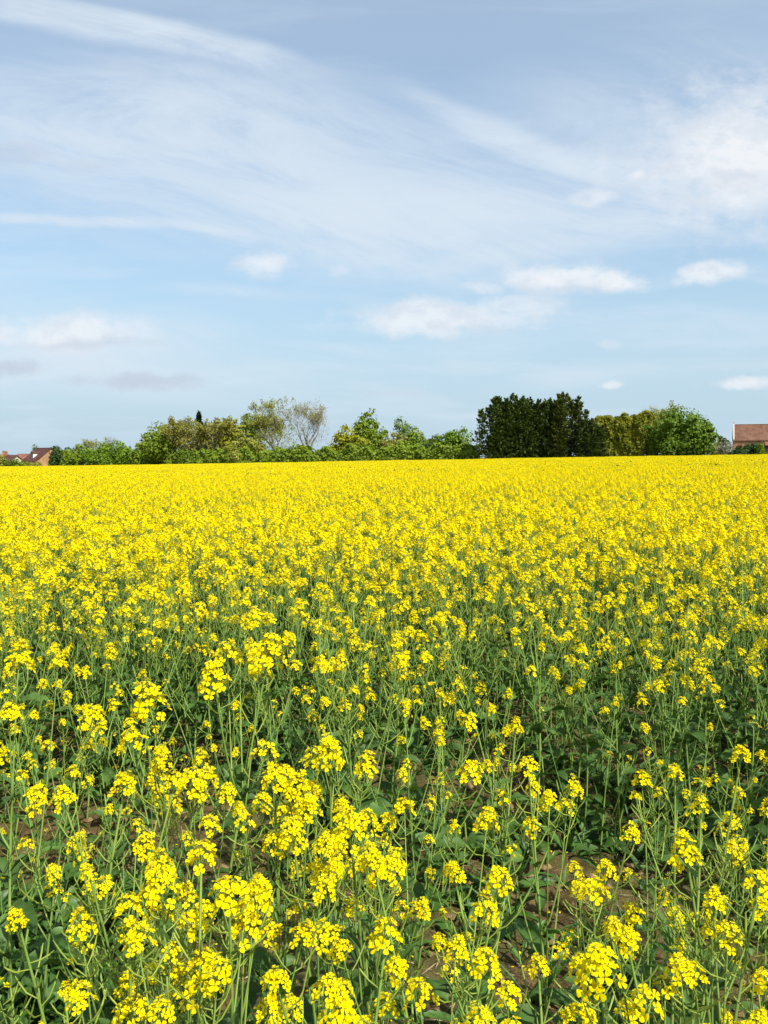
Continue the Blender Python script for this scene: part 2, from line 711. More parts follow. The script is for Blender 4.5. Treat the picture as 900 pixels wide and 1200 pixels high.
# plants one can point to in the foreground: where the main head shows, drop below the eye, head size, label
HERO = [
    (387, 875, .44, 1.25, 'tall rapeseed plant whose crowded yellow head stands highest at the centre of the foreground'),
    (322, 897, .45, 1.10, 'rapeseed plant with rounded yellow head just left of the highest central flower head'),
    (352, 915, .47, 1.05, 'rapeseed plant with yellow heads tucked between the two tallest central heads'),
    (412, 962, .47, 1.15, 'rapeseed plant with wide yellow head below and right of the highest central head'),
    (440, 992, .49, 1.0, 'rapeseed plant with flower heads hanging lowest at the right end of the central cluster'),
    (345, 965, .50, 1.05, 'rapeseed plant with broad yellow heads at the lower left of the central cluster'),
    (450, 1082, .52, .95, 'lone rapeseed plant with one round yellow head below the central cluster'),
    (535, 1006, .52, .9, 'rapeseed plant with rounded head, left of a pair beside the dark soil gap'),
    (582, 1012, .52, .95, 'rapeseed plant with upright oval head, right of a pair beside the dark soil gap'),
    (566, 1108, .50, 1.05, 'rapeseed plant with large loose petals near the bottom edge, right of the middle'),
    (328, 1128, .52, .95, 'rapeseed plant with round yellow head at the bottom edge, left of the middle'),
    (396, 1165, .54, .95, 'rapeseed plant with a head cut low at the bottom edge near the middle'),
    (235, 985, .42, 1.2, 'rapeseed plant topping the biggest yellow mass at the left foreground'),
    (268, 1022, .45, 1.1, 'rapeseed plant leaning out at the right end of the biggest yellow mass'),
    (190, 1020, .46, 1.15, 'rapeseed plant in the middle of the biggest yellow mass at the left'),
    (150, 1045, .48, 1.1, 'rapeseed plant at the lower left end of the biggest yellow mass'),
    (167, 972, .48, .95, 'rapeseed plant with compact head above the biggest yellow mass'),
    (105, 1000, .53, .85, 'rapeseed plant with small flat head left of the biggest yellow mass'),
    (22, 1052, .50, .95, 'rapeseed plant with round yellow head near the left edge, low down'),
    (202, 900, .48, .95, 'rapeseed plant with flat-topped head standing over the bare soil patch at left'),
    (143, 907, .48, .95, 'rapeseed plant with round head above the bare soil patch, left of the flat-topped one'),
    (158, 852, .44, 1.25, 'rapeseed plant with a tall stepped column of yellow flowers at the left'),
    (76, 918, .46, 1.0, 'rapeseed plant with three stacked yellow heads toward the left edge'),
    (282, 935, .58, .8, 'short rapeseed plant with small head beside the bare soil patch'),
    (76, 1136, .60, .8, 'short rapeseed plant with small yellow head above the leafy weeds at bottom left'),
    (147, 1136, .60, .75, 'short rapeseed plant with few flowers at the bottom, right of the leafy weeds'),
    (710, 997, .52, .9, 'rapeseed plant with single round head over the sunlit soil at right'),
    (738, 1078, .50, 1.0, 'rapeseed plant with heads upright over the sunlit soil in the right foreground'),
    (706, 1122, .50, 1.1, 'rapeseed plant with the largest petals in the right foreground, head tilted left'),
    (808, 985, .46, 1.15, 'rapeseed plant with broad loose head at the right, above the bare green pod stems'),
    (888, 1010, .46, 1.05, 'rapeseed plant with drooping yellow head close to the right edge'),
    (632, 1108, .56, .85, 'rapeseed plant with small rounded head above the bare soil at bottom'),
    (826, 1192, .56, 1.0, 'rapeseed plant with its head just entering the bottom edge at right'),
    (885, 1170, .55, .95, 'rapeseed plant in the bottom right corner with crowded yellow head'),
    (620, 882, .46, 1.05, 'rapeseed plant with a dense upright yellow column right of the dark soil gap'),
    (604, 835, .45, 1.0, 'rapeseed plant with slim flower head standing behind the dense upright column'),
    (822, 925, .48, 1.0, 'rapeseed plant with yellow head above the broad loose head at the right'),
    (792, 888, .46, 1.0, 'rapeseed plant with side heads spreading, further back at the right'),
    (868, 868, .45, 1.0, 'rapeseed plant with dense yellow head further back near the right edge'),
    (310, 765, .33, 1.65, 'tallest rapeseed plant standing alone with bare pale stem, left of the middle'),
    (400, 762, .42, 1.0, 'rapeseed plant with heads in a rising diagonal, right of the tallest one'),
    (20, 770, .37, 1.3, 'rapeseed plant with crowded yellow heads at the left edge, halfway up the crop'),
    (470, 890, .56, .75, 'thin rapeseed plant with narrow yellow head at the edge of the dark soil gap'),
    (45, 1180, .66, .75, 'short rapeseed plant among the leafy weeds in the bottom left corner'),
]
rng = random.Random(77)
placed = []
n_bloom = NV['bloom']
for h, (px, py, drop, hs, label) in enumerate(HERO):
    s_, t_ = st(px, py)
    drop += .055
    y = drop / -t_
    x = s_ * y
    z = CAM_Z - drop
    g = gz(x, y)
    if hs >= 1.04:
        lk = 'lush'
    elif hs > .8:
        lk = 'bloom' if rng.random() < .6 else 'podded'
    else:
        lk = 'slender'
    i = rng.randrange(NV[lk])
    pr = PROTO[(lk, i)]
    s = (z - g - .03) / (pr['H'])
    rz = rng.uniform(0, 2 * PI)
    off = Matrix.Rotation(rz, 3, 'Z') @ (pr['top'] * s)
    bx, by = x - off.x, y - off.y
    root = place_plant(lk, i, bx, by, rz, s, label, 'single rapeseed plants standing out in the foreground')
    for c in root.children:
        if c.name.startswith('flower_head'):
            k = hs * .84 * .92 / s
            c.scale = [q * k for q in c.scale]
    placed.append((bx, by))

GAPS = [(*ground_hit(px, py), r) for px, py, r in
        [(28, 1005, .26), (270, 985, .30), (490, 925, .26), (575, 935, .26), (720, 895, .2), (700, 1055, .25),
         (600, 1165, .26), (240, 1165, .2)]]


def density(x, y):
    """plants to the square metre"""
    if y < 1.2:
        d = 5.0
    elif y < 1.8:
        d = 17.0
    else:
        d = min(56.0, 18 + (y - 1.8) * 30)
    for gx, gy, r in GAPS:
        q = math.hypot(x - gx, y - gy) / r
        if q < 1:
            return 0.4
    n = noise.noise(Vector((x * .9, y * .9, 3.3)))
    d *= 1 + .8 * n
    # a faint tramline across the crop
    yt = 10.1 + .05 * x
    if (abs(y - yt) < .34 or abs(y - yt - 1.9) < .34) and -3.2 < x < 3.2:
        d *= .12
    return max(d, .3)


def in_wedge(x, y, m=.14):
    return y > .6 and abs(x) < .5 * y + m


def edge_y(x):
    return 158 - .45 * x


N_IND = 300
cand = []
rng = random.Random(2024)
yy = .62
cell = .16
while yy < 9:
    xx = -.5 * yy - .14
    while xx < .5 * yy + .14:
        x, y = xx + rng.random() * cell, yy + rng.random() * cell
        if rng.random() < density(x, y) * cell * cell and all((x - a) ** 2 + (y - b) ** 2 > .0036 for a, b in placed):
            cand.append((x, y))
        xx += cell
    yy += cell
cand.sort(key=lambda p: p[0] ** 2 + p[1] ** 2)
cand = cand[:N_IND - len(HERO)]
R_IND = math.hypot(*cand[-1])


def pick_look(rng, y):
    r = rng.random()
    if y < 2.4:
        return 'bloom' if r < .22 else 'slender' if r < .52 else 'podded' if r < .76 else 'bud'
    return 'bloom' if r < .58 else 'podded' if r < .74 else 'slender' if r < .94 else 'bud'


for (x, y) in cand:
    lk = pick_look(rng, y)
    s = rng.uniform(.78, 1.06)
    if y < 1.3:
        s *= .62
    elif y < 2.6:
        s *= rng.uniform(.60, .95)
    place_plant(lk, rng.randrange(NV[lk]), x, y, rng.uniform(0, 2 * PI), s, tilt=(rng.uniform(-.12, .12), rng.uniform(-.12, .12)))

# ------------------------------------------------------------------ the rest of the crop: one object, instances
SRC = []


def merged_plant(look, idx, H):
    rng = random.Random(hash_seed(look, idx) + 5)
    s, l, p, hd, _ = plant_shape(rng, look, H, 1)
    mb = MB()
    for src, mi in ((s, 2), (l, 4), (p, 3)):
        mb.merge(src, None, mi)
    for kind, i, M in hd:
        mb.merge(HEADS[(kind, 1)][i], M @ Matrix.Scale(1.1, 4))
    o = bpy.data.objects.new('rapeseed_crop_source', mb.mesh('rapeseed_crop', PLANT_MATS, True))
    return o


for lk, i, H in [('bloom', 11, .95), ('bloom', 12, .92), ('bloom', 13, .9), ('bloom', 14, .97), ('podded', 11, .9), ('podded', 12, .95),
                 ('slender', 11, .9), ('slender', 12, .86), ('bud', 11, .7)]:
    SRC.append(merged_plant(lk, i, H))
N_PL = len(SRC)


def crop_patch(seed):
    """a round patch of far crop about 1.3 m across"""
    rng = np.random.default_rng(seed)
    Q, Mi = [], []

    def cards(c, n, spread, size, mat, flat=0.0):
        p = c + rng.normal(0, 1, (n, 3)) * spread
        a = rng.normal(0, 1, (n, 3))
        a /= np.linalg.norm(a, axis=1)[:, None]
        b = rng.normal(0, 1, (n, 3))
        b -= a * (a * b).sum(1)[:, None]
        b /= np.linalg.norm(b, axis=1)[:, None]
        s = (size * rng.uniform(.7, 1.2, n))[:, None]
        Q.append(np.stack([p - a * s, p - b * s * .8, p + a * s, p + b * s * .8], 1))
        Mi.append(np.full(n, mat))
    for _ in range(52):
        r = .66 * math.sqrt(rng.random())
        an = rng.uniform(0, 2 * PI)
        x, y = r * math.cos(an), r * math.sin(an)
        H = rng.uniform(.80, 1.02)
        for k in range(rng.integers(3, 6)):
            hz = H - (0 if k == 0 else rng.uniform(.02, .22))
            c = np.array([x + rng.normal(0, .09), y + rng.normal(0, .09), hz])
            cards(c, int(rng.integers(11, 19)), np.array([.024, .024, .022]), .0140, 0)
            # stem
            w = .003
            Q.append(np.array([[[c[0] - w, c[1], c[2]], [c[0] + w, c[1], c[2]], [x + w, y, .25], [x - w, y, .25]]]))
            Mi.append(np.array([2]))
            Q.append(np.array([[[c[0], c[1] - w, c[2]], [c[0], c[1] + w, c[2]], [x, y + w, .25], [x, y - w, .25]]]))
            Mi.append(np.array([2]))
            cards(c - np.array([0, 0, .06]), 5, np.array([.022, .022, .04]), .010, 3)
            cards(c, 3, np.array([.02, .02, .02]), .008, 1)
        cards(np.array([x, y, .55]), 5, np.array([.08, .08, .16]), .04, 4)
    me = np_quads('rapeseed_patch', np.concatenate(Q), PLANT_MATS, np.concatenate(Mi))
    return bpy.data.objects.new('rapeseed_patch_source', me)


for k in range(4):
    SRC.append(crop_patch(40 + k))

pts, rots, scs, ids = [], [], [], []
rng = random.Random(99)


def add_pt(x, y, i, s, tilt=.12):
    pts.append((x, y, gz(x, y)))
    rots.append((rng.uniform(-tilt, tilt), rng.uniform(-tilt, tilt), rng.uniform(0, 2 * PI)))
    scs.append(s)
    ids.append(i)


R_MID = 26.0
yy = .3
while yy < R_MID + .5:
    xw = .62 * yy + 1.6
    xx = -xw
    while xx < xw:
        x, y = xx + rng.random() * cell, yy + rng.random() * cell
        r = math.hypot(x, y)
        if r < R_MID and y > .5 and not (in_wedge(x, y) and r <= R_IND):
            d = density(x, y) if r < 14 else 54
            if rng.random() < d * cell * cell:
                q = rng.random()
                i = rng.randrange(4) if q < .62 else (4 + rng.randrange(2) if q < .76 else (6 + rng.randrange(2) if q < .94 else 8))
                add_pt(x, y, i, rng.uniform(.82, 1.08))
        xx += cell
    yy += cell
n_mid = len(pts)
yy = 20.0
stp = .95
while yy < 240:
    xw = .60 * yy + 4
    xx = -xw
    while xx < xw:
        x, y = xx + rng.uniform(-.3, .3), yy + rng.uniform(-.3, .3)
        if math.hypot(x, y) > R_MID - .2 and y < edge_y(x) and x > -150:
            n = noise.noise(Vector((x * .12, y * .12, 1.7))) + .5 * noise.noise(Vector((x * .5, y * .5, 4.2)))
            add_pt(x, y, N_PL + rng.randrange(4), 1.0 + .11 * n + rng.uniform(-.03, .03), .02)
        xx += stp
    yy += stp


def crop_object():
    me = bpy.data.meshes.new('rapeseed_crop')
    me.from_pydata(pts, [], [])
    a = me.attributes.new('rot', 'FLOAT_VECTOR', 'POINT')
    a.data.foreach_set('vector', np.array(rots, dtype=np.float32).reshape(-1))
    a = me.attributes.new('scl', 'FLOAT', 'POINT')
    a.data.foreach_set('value', np.array(scs, dtype=np.float32))
    a = me.attributes.new('idx', 'INT', 'POINT')
    a.data.foreach_set('value', np.array(ids, dtype=np.int32))
    ob = link('rapeseed_crop', me)
    tag(ob, 'dense yellow rapeseed crop in flower filling the field to the trees', 'crop', kind='stuff')
    ng = bpy.data.node_groups.new('scatter_crop', 'GeometryNodeTree')
    ng.interface.new_socket('Geometry', in_out='INPUT', socket_type='NodeSocketGeometry')
    ng.interface.new_socket('Geometry', in_out='OUTPUT', socket_type='NodeSocketGeometry')
    N, L = ng.nodes, ng.links
    gi, go = N.new('NodeGroupInput'), N.new('NodeGroupOutput')
    iop = N.new('GeometryNodeInstanceOnPoints')
    join = N.new('GeometryNodeJoinGeometry')
    for src in reversed(SRC):          # a join lists its last link first
        oi = N.new('GeometryNodeObjectInfo')
        oi.inputs['Object'].default_value = src
        g2i = N.new('GeometryNodeGeometryToInstance')
        L.new(oi.outputs['Geometry'], g2i.inputs[0])
        L.new(g2i.outputs[0], join.inputs[0])
    L.new(gi.outputs[0], iop.inputs['Points'])
    L.new(join.outputs[0], iop.inputs['Instance'])
    iop.inputs['Pick Instance'].default_value = True

    def attr(name, t):
        n = N.new('GeometryNodeInputNamedAttribute')
        n.data_type = t
        n.inputs['Name'].default_value = name
        return n.outputs['Attribute']
    L.new(attr('idx', 'INT'), iop.inputs['Instance Index'])
    e2r = N.new('FunctionNodeEulerToRotation')
    L.new(attr('rot', 'FLOAT_VECTOR'), e2r.inputs[0])
    L.new(e2r.outputs[0], iop.inputs['Rotation'])
    L.new(attr('scl', 'FLOAT'), iop.inputs['Scale'])
    L.new(iop.outputs[0], go.inputs[0])
    md = ob.modifiers.new('scatter', 'NODES')
    md.node_group = ng


crop_object()
print('plants: individual', len(HERO) + len(cand), 'reach', round(R_IND, 2), 'mid', n_mid, 'patches', len(pts) - n_mid)

# ------------------------------------------------------------------ weeds, clods, litter on the soil
def soil_z(x, y):
    d = math.hypot(x, y - 2.5)
    k = max(0.0, 1 - d / 14)
    p = Vector((x, y, 0))
    return gz(x, y) + k * (0.030 * noise.noise(p * 2.1) + 0.024 * noise.noise(p * 7) + 0.016 * abs(noise.noise(p * 17)))


def weeds():
    rng = random.Random(31)
    mb = MB()
    for k in range(2000):
        y = 1.3 + 5.0 * rng.random() ** .8
        x = rng.uniform(-.56, .56) * y
        if noise.noise(Vector((x * 1.5, y * 1.5, 9))) < -.2 or (any(math.hypot(x - a, y - b) < r for a, b, r in GAPS) and rng.random() < .8):
            continue
        z = soil_z(x, y)
        s = rng.uniform(.4, 1.3) * (1.6 if rng.random() < .25 else 1)
        for j in range(rng.randint(4, 8)):
            az = j * GOLD + rng.uniform(-.4, .4)
            if rng.random() < .4:      # grass blade
                leaf(mb, (x + rng.uniform(-.02, .02), y + rng.uniform(-.02, .02), z), az, rng.uniform(.8, 1.4), .16 * s, .006, rng, 4, False, rng.uniform(.3, 1.4), 0)
            else:
                leaf(mb, (x, y, z), az, rng.uniform(.3, 1.1), .10 * s, .021 * s, rng, 4, False, rng.uniform(.4, 1.2), 0)
    # the thicker leafy patch in the bottom left corner
    gx, gy = ground_hit(40, 1165)
    for k in range(70):
        x, y = gx + rng.gauss(0, .17), gy + rng.gauss(-.05, .2)
        z = soil_z(x, y)
        hgt = rng.uniform(.02, .22)
        mb.tube([(x, y, z), (x + rng.uniform(-.02, .02), y, z + hgt)], .0015, 3, 0, cap=False)
        for j in range(6):
            leaf(mb, (x, y, z + hgt * rng.uniform(.4, 1)), j * GOLD + rng.uniform(-.3, .3), rng.uniform(.0, .8), rng.uniform(.05, .1), rng.uniform(.025, .05), rng, 4, False, rng.uniform(.2, 1.0), 0)
    tag(link('weeds', mb.mesh('weeds', [M_WEED], True)), 'low green weeds and grass blades growing from the soil', 'weeds', kind='stuff')


weeds()

M_CLOD = leafy('clod', (0.08, 0.054, 0.024), (0.24, 0.17, 0.08), 25, trans=0, rough=.95, spec=.05)


def litter():
    rng = random.Random(8)
    mb = MB()
    for k in range(8000):
        y = 1.5 + 4.5 * rng.random() ** 1.1
        x = rng.uniform(-.55, .55) * y
        z = soil_z(x, y)
        r = .003 + .020 * rng.random() ** 4
        pts_ = []
        for v in ((1, 0, 0), (-1, 0, 0), (0, 1, 0), (0, -1, 0), (0, 0, 1), (0, 0, -1)):
            q = Vector(v) * r * rng.uniform(.6, 1.3) + Vector((rng.uniform(-.3, .3), rng.uniform(-.3, .3), rng.uniform(-.2, .2))) * r
            pts_.append((x + q.x, y + q.y, z + r * .3 + q.z * .8))
        mb.add(pts_, [(0, 2, 4), (2, 1, 4), (1, 3, 4), (3, 0, 4), (2, 0, 5), (1, 2, 5), (3, 1, 5), (0, 3, 5)], 0)
    tag(link('soil_clods', mb.mesh('soil_clods', [M_CLOD])), 'small crumbs and clods of dry brown soil', 'clods', kind='stuff')
    mb = MB()
    for k in range(2600):
        y = 1.5 + 4.0 * rng.random() ** 1.1
        x = rng.uniform(-.55, .55) * y
        z = soil_z(x, y) + .006
        a = rng.uniform(0, PI)
        if rng.random() < .45:         # fallen petals
            ln, w, m = .006, .0035, 0
        else:
            ln, w, m = rng.uniform(.008, .035), rng.uniform(.0012, .0028), 1
        d = Vector((math.cos(a), math.sin(a), rng.uniform(-.25, .25))) * ln
        s = Vector((-math.sin(a), math.cos(a), rng.uniform(-.3, .3))) * w
        c = Vector((x, y, z))
        mb.add([tuple(c - d), tuple(c - s), tuple(c + d), tuple(c + s)], [(0, 1, 2, 3)], m)
    tag(link('fallen_petals', mb.mesh('fallen_petals', [M_PETAL, M_STRAW])), 'fallen yellow petals and straw bits scattered on the soil', 'litter', kind='stuff')


litter()


# ------------------------------------------------------------------ trees and bushes
def unit(a):
    return a / np.linalg.norm(a, axis=1)[:, None]


def cards_from(rg, P, nrm, size, jitter=.6, aspect=.7):
    n = len(P)
    nn = unit(nrm + rg.normal(0, jitter, (n, 3)))
    a = rg.normal(0, 1, (n, 3))
    a = unit(a - nn * (a * nn).sum(1)[:, None])
    b = np.cross(nn, a)
    s = (size * rg.uniform(.6, 1.3, n))[:, None]
    return np.stack([P - a * s, P - b * s * aspect, P + a * s, P + b * s * aspect], 1)


def lobes_cloud(rg, rx, ry, zc, rz, nl, n, lr=(.34, .55), flat=.0, shell=.45, zmin=.3):
    """points and outward normals on an uneven crown of overlapping lobes"""
    C, Rr = [], []
    for k in range(nl):
        d = rg.normal(0, 1, 3)
        d /= np.linalg.norm(d)
        q = rg.uniform(.45, .78)
        C.append([d[0] * rx * q, d[1] * ry * q, zc + d[2] * rz * q])
        Rr.append(rg.uniform(*lr))
    C.append([0, 0, zc])
    Rr.append(.62)
    C, Rr = np.array(C), np.array(Rr)
    w = Rr ** 2
    k = rg.choice(len(C), n, p=w / w.sum())
    d = unit(rg.normal(0, 1, (n, 3)))
    rad = (1 - shell * rg.random(n) ** 2.0)
    S = np.stack([Rr[k] * rx, Rr[k] * ry, Rr[k] * rz * .9], 1)
    P = C[k] + d * S * rad[:, None]
    P += rg.normal(0, .05 * rx, (n, 3)) * .5
    ok = P[:, 2] > zmin
    return P[ok], d[ok]


def clumped(rg, P, d, k, r, flat=.6):
    """gather the leaves into bough-sized tufts"""
    c = rg.integers(0, len(P), k)
    j = rg.integers(0, k, len(P))
    off = rg.normal(0, 1, (len(P), 3)) * r * rg.uniform(.6, 1.4, k)[j][:, None]
    off[:, 2] *= flat
    return P[c][j] + off, unit(d[c][j] * .7 + unit(off) * .8)


def clump_cull(P, d, scale, thr, seed):
    keep = np.array([noise.noise(Vector((p[0] * scale + seed, p[1] * scale, p[2] * scale))) > thr for p in P])
    return P[keep], d[keep]


def trunk_mb(rg, H, r, limbs, spreadx, top=.75):
    mb = MB()
    n = 6
    off = rg.normal(0, .03 * H, (n + 1, 2))
    off[0] = 0
    pts_ = [(off[i][0] * i / n, off[i][1] * i / n, H * top * i / n) for i in range(n + 1)]
    mb.tube(pts_, [r * (1 - .75 * i / n) for i in range(n + 1)], 7, 0, cap=False)
    for k in range(limbs):
        t = rg.uniform(.25, .8)
        j = int(t * n)
        p = Vector(pts_[j])
        a = rg.uniform(0, 2 * PI)
        ln = spreadx * rg.uniform(.5, .9)
        e = Vector((math.cos(a) * ln, math.sin(a) * ln, H * rg.uniform(.12, .3)))
        mb.tube([tuple(p), tuple(p + e * .5 + Vector((0, 0, -.03 * H))), tuple(p + e)], [r * .45, r * .25, r * .08], 5, 0, cap=False)
    return mb


def geom(x0, x1, ytop, D):
    s, t = st((x0 + x1) / 2, ytop)
    x = s * D
    base = gz(x, D)
    H = CAM_Z + t * D - base
    W = (x1 - x0) / FPX * D
    return x, base, H, W


def broad_tree(name, label, cat, x0, x1, ytop, D, c1, c2, seed, n=6000, nl=12, size=.32, crown0=.15, cull=-.25, trans=.3, barkm=None, group=None, lr=(.34, .55), depth=None, sink=1.3, skirt=0):
    rg = np.random.default_rng(seed)
    x, base, H, W = geom(x0, x1, ytop, D)
    o = empty(name, (x, D, base - .03))
    tag(o, label, cat, group)
    zlo = crown0 * H
    rz = (H - zlo) / 2
    P, d = lobes_cloud(rg, W / 2, (depth or W) / 2, zlo + rz, rz, nl, n, lr, zmin=max(.1, zlo * .8))
    # fit to the outline
    q = (P[:, 2] - P[:, 2].min()) / (P[:, 2].max() - P[:, 2].min())
    P[:, 2] = zlo + q ** sink * (H - zlo)
    if skirt:
        m = rg.random(len(P)) < skirt
        P = np.concatenate([P, np.stack([P[m, 0] * .93, P[m, 1] * .93, P[m, 2] * .55], 1)])
        d = np.concatenate([d, d[m]])
    hw = np.percentile(np.abs(P[:, 0]), 98)
    P[:, 0] *= W / 2 / hw
    P, d = clump_cull(P, d, 2.6 / max(W * .25, .8), cull, seed * 1.7)
    m = rg.random(len(P)) < .58
    Pc, dc = clumped(rg, P[m], d[m], max(30, int(W * H * 1.1)), .30 + .012 * W)
    P, d = np.concatenate([P[~m], Pc]), np.concatenate([d[~m], dc])
    P[:, 2] = np.maximum(P[:, 2], .05)
    d = d + np.array([0, 0, .25])
    link('crown', np_quads('crown', cards_from(rg, P, d, size, .45), [tree_mat(c1, c2, trans)]), o)
    link('trunk', trunk_mb(rg, H, .022 * H + .05, 6, W * .4).mesh('trunk', [barkm or M_BARK], True), o)
    return o


def bush(name, label, x0, x1, ytop, D, c1, c2, seed, n=3500, size=.26, group=None, cat='bush', nl=8, cull=-.4):
    rg = np.random.default_rng(seed)
    x, base, H, W = geom(x0, x1, ytop, D)
    o = empty(name, (x, D, base - .03))
    tag(o, label, cat, group)
    P, d = lobes_cloud(rg, W / 2, W * .4, H * .45, H * .55, nl, n, (.36, .55), zmin=.0)
    P[:, 2] = ((P[:, 2] - P[:, 2].min()) / (P[:, 2].max() - P[:, 2].min())) ** 1.25 * H
    P[:, 0] *= W / 2 / np.percentile(np.abs(P[:, 0]), 98)
    P, d = clump_cull(P, d, 1.4, cull, seed * 1.3)
    link('foliage', np_quads('foliage', cards_from(rg, P, d + np.array([0, 0, .25]), size), [tree_mat(c1, c2)]), o)
    link('stem', trunk_mb(rg, H, .05, 5, W * .35, .6).mesh('stem', [M_BARK], True), o)
    return o


def conifer(name, label, x0, x1, ytop, D, c1, c2, seed, n=9000, spires=3, p=.50, size=.38, cat='tree', xtop=None, depth=1.0, edge=.62, skirt=True):
    """dense cypress of one main spire and a few lower ones, ragged flat sprays turned outwards and up"""
    rg = np.random.default_rng(seed)
    x, base, H, W = geom(x0, x1, ytop, D)
    o = empty(name, (x, D, base - .03))
    tag(o, label, cat)
    off = 0 if xtop is None else (xtop - (x0 + x1) / 2) / FPX * D
    sp = [(off, 0, H, W * .44)]
    for k in range(spires + 3 if skirt else 0):
        a = rg.uniform(0, 2 * PI)
        sp.append((rg.uniform(-.28, .28) * W, math.sin(a) * W * .25, H * rg.uniform(.84, .985), W * rg.uniform(.20, .32)))
    # skirt that fills the width
    for k in range(5 if skirt else 0):
        sp.append((W * (-.30 + .15 * k), rg.uniform(-.2, .1) * W, H * rg.uniform(.88, .97) * (1 - .25 * abs(k - 2) / 2 * edge), W * .26))
    sp = np.array(sp)
    w = sp[:, 2] * sp[:, 3]
    nb = n // 30                                    # boughs
    k = rg.choice(len(sp), nb, p=w / w.sum())
    u = np.concatenate([rg.random(nb - nb // 12) ** 1.05, 1 - .16 * rg.random(nb // 12)])
    a = rg.uniform(0, 2 * PI, nb)
    rad = sp[k, 3] * (1 - u) ** p * rg.uniform(.80, 1.12, nb)
    Bc = np.stack([sp[k, 0] + np.cos(a) * rad, sp[k, 1] + np.sin(a) * rad * depth, sp[k, 2] * u], 1)
    j = rg.integers(0, nb, n)
    t = rg.random(n)
    lnb = .50 + .35 * (1 - u[j])
    out = np.stack([np.cos(a[j]), np.sin(a[j]), .15 + .6 * u[j]], 1)
    wid = np.stack([-np.sin(a[j]), np.cos(a[j]), np.zeros(n)], 1)
    P = Bc[j] + out * ((t - .72) * lnb)[:, None] + wid * (rg.normal(0, .42, n) * lnb * (1.1 - t))[:, None]
    P[:, 2] += rg.normal(0, .09, n) - .22 * np.abs(rg.normal(0, 1, n)) * (1 - t)
    # a loose inner fill so that no daylight shows through the middle
    nf = n // 3
    kf = rg.choice(len(sp), nf, p=w / w.sum())
    uf, af = rg.random(nf), rg.uniform(0, 2 * PI, nf)
    rf = sp[kf, 3] * (1 - uf) ** p * .75 * np.sqrt(rg.random(nf))
    P = np.concatenate([P, np.stack([sp[kf, 0] + np.cos(af) * rf, sp[kf, 1] + np.sin(af) * rf * depth, sp[kf, 2] * uf * .97], 1)])
    out = np.concatenate([out, np.stack([np.cos(af), np.sin(af), np.full(nf, .3)], 1)])
    m_ = len(P)
    P[:, 2] = np.maximum(P[:, 2], .03)
    ax = unit(out + rg.normal(0, .45, (m_, 3)))
    b = unit(np.cross(ax, np.array([0, 0, 1.0]) + rg.normal(0, .45, (m_, 3))))
    s = (size * rg.uniform(.6, 1.35, m_))[:, None]
    Q = np.stack([P - ax * s * .5, P - b * s * .40, P + ax * s * 1.1, P + b * s * .40], 1)
    link('crown', np_quads('crown', Q, [tree_mat(c1, c2, .15)]), o)
    mb = MB()
    mb.tube([(off * .5, 0, 0), (off, 0, H * .9)], [.3, .05], 7, 0, cap=False)
    link('trunk', mb.mesh('trunk', [M_BARK], True), o)
    return o


def hedge(name, label, x0, x1, y0, y1, D0, D1, c1, c2, seed, n=12000, size=.28, thick=2.4, bumps=.12, cat='hedge', group=None):
    """long hedge from the pixel column x0 at distance D0 to x1 at D1"""
    rg = np.random.default_rng(seed)
    s0, t0 = st(x0, y0)
    s1, t1 = st(x1, y1)
    A = np.array([s0 * D0, D0])
    B = np.array([s1 * D1, D1])
    zA, zB = gz(*A), gz(*B)
    hA, hB = CAM_Z + t0 * D0 - zA, CAM_Z + t1 * D1 - zB
    ln = np.linalg.norm(B - A)
    dv = (B - A) / ln
    nv = np.array([-dv[1], dv[0]])
    u = rg.random(n)
    h = hA + (hB - hA) * u
    bump = np.array([noise.noise(Vector((q * ln * .35, seed, 0))) + .6 * noise.noise(Vector((q * ln * 1.1, seed, 5))) for q in u])
    h = h * (1 + bumps * bump)
    top = rg.random(n) < .3
    v = np.where(top, 1 - .06 * rg.random(n) ** 2, rg.random(n))
    side = np.where(rg.random(n) < .62, -1, 1) * (1 - .25 * rg.random(n))
    wob = np.array([.5 * noise.noise(Vector((a * ln * .55, b * 2.2, seed))) + .35 * noise.noise(Vector((a * ln * 1.5, b * 6, seed + 3))) for a, b in zip(u, v)])
    h = h * (1 - .22 * np.clip(1 - np.minimum(u, 1 - u) * ln / 1.3, 0, 1) ** 2)
    sd = np.where(top, rg.uniform(-1, 1, n), side) * (thick / 2) * (1 + wob) * np.where(v > .85, .9, 1)
    x = A[0] + dv[0] * u * ln + nv[0] * sd
    y = A[1] + dv[1] * u * ln + nv[1] * sd
    zb = zA + (zB - zA) * u
    P = np.stack([x, y, zb + h * v], 1) + rg.normal(0, .08, (n, 3))
    P[:, 2] = np.maximum(P[:, 2], zb - .02)
    nr = np.stack([nv[0] * np.sign(sd), nv[1] * np.sign(sd), np.where(top, 1.2, .3)], 1)
    C = np.array([(A[0] + B[0]) / 2, (A[1] + B[1]) / 2, min(zA, zB)])
    o = empty(name, tuple(C))
    tag(o, label, cat, group)
    link('foliage', np_quads('foliage', cards_from(rg, P - C, nr, size), [tree_mat(c1, c2, .22)]), o)
    mb = MB()
    ns = max(4, int(ln / 2.2))
    for k in range(ns):
        q = (k + .5) / ns
        bx, by = A + dv * ln * q - C[:2]
        bz = zA + (zB - zA) * q - C[2]
        hh = (hA + (hB - hA) * q) * .7
        mb.tube([(bx, by, bz - .05), (bx + .1, by, bz + hh)], [.07, .02], 5, 0, cap=False)
    link('stems', mb.mesh('stems', [M_BARK], True), o)
    return o


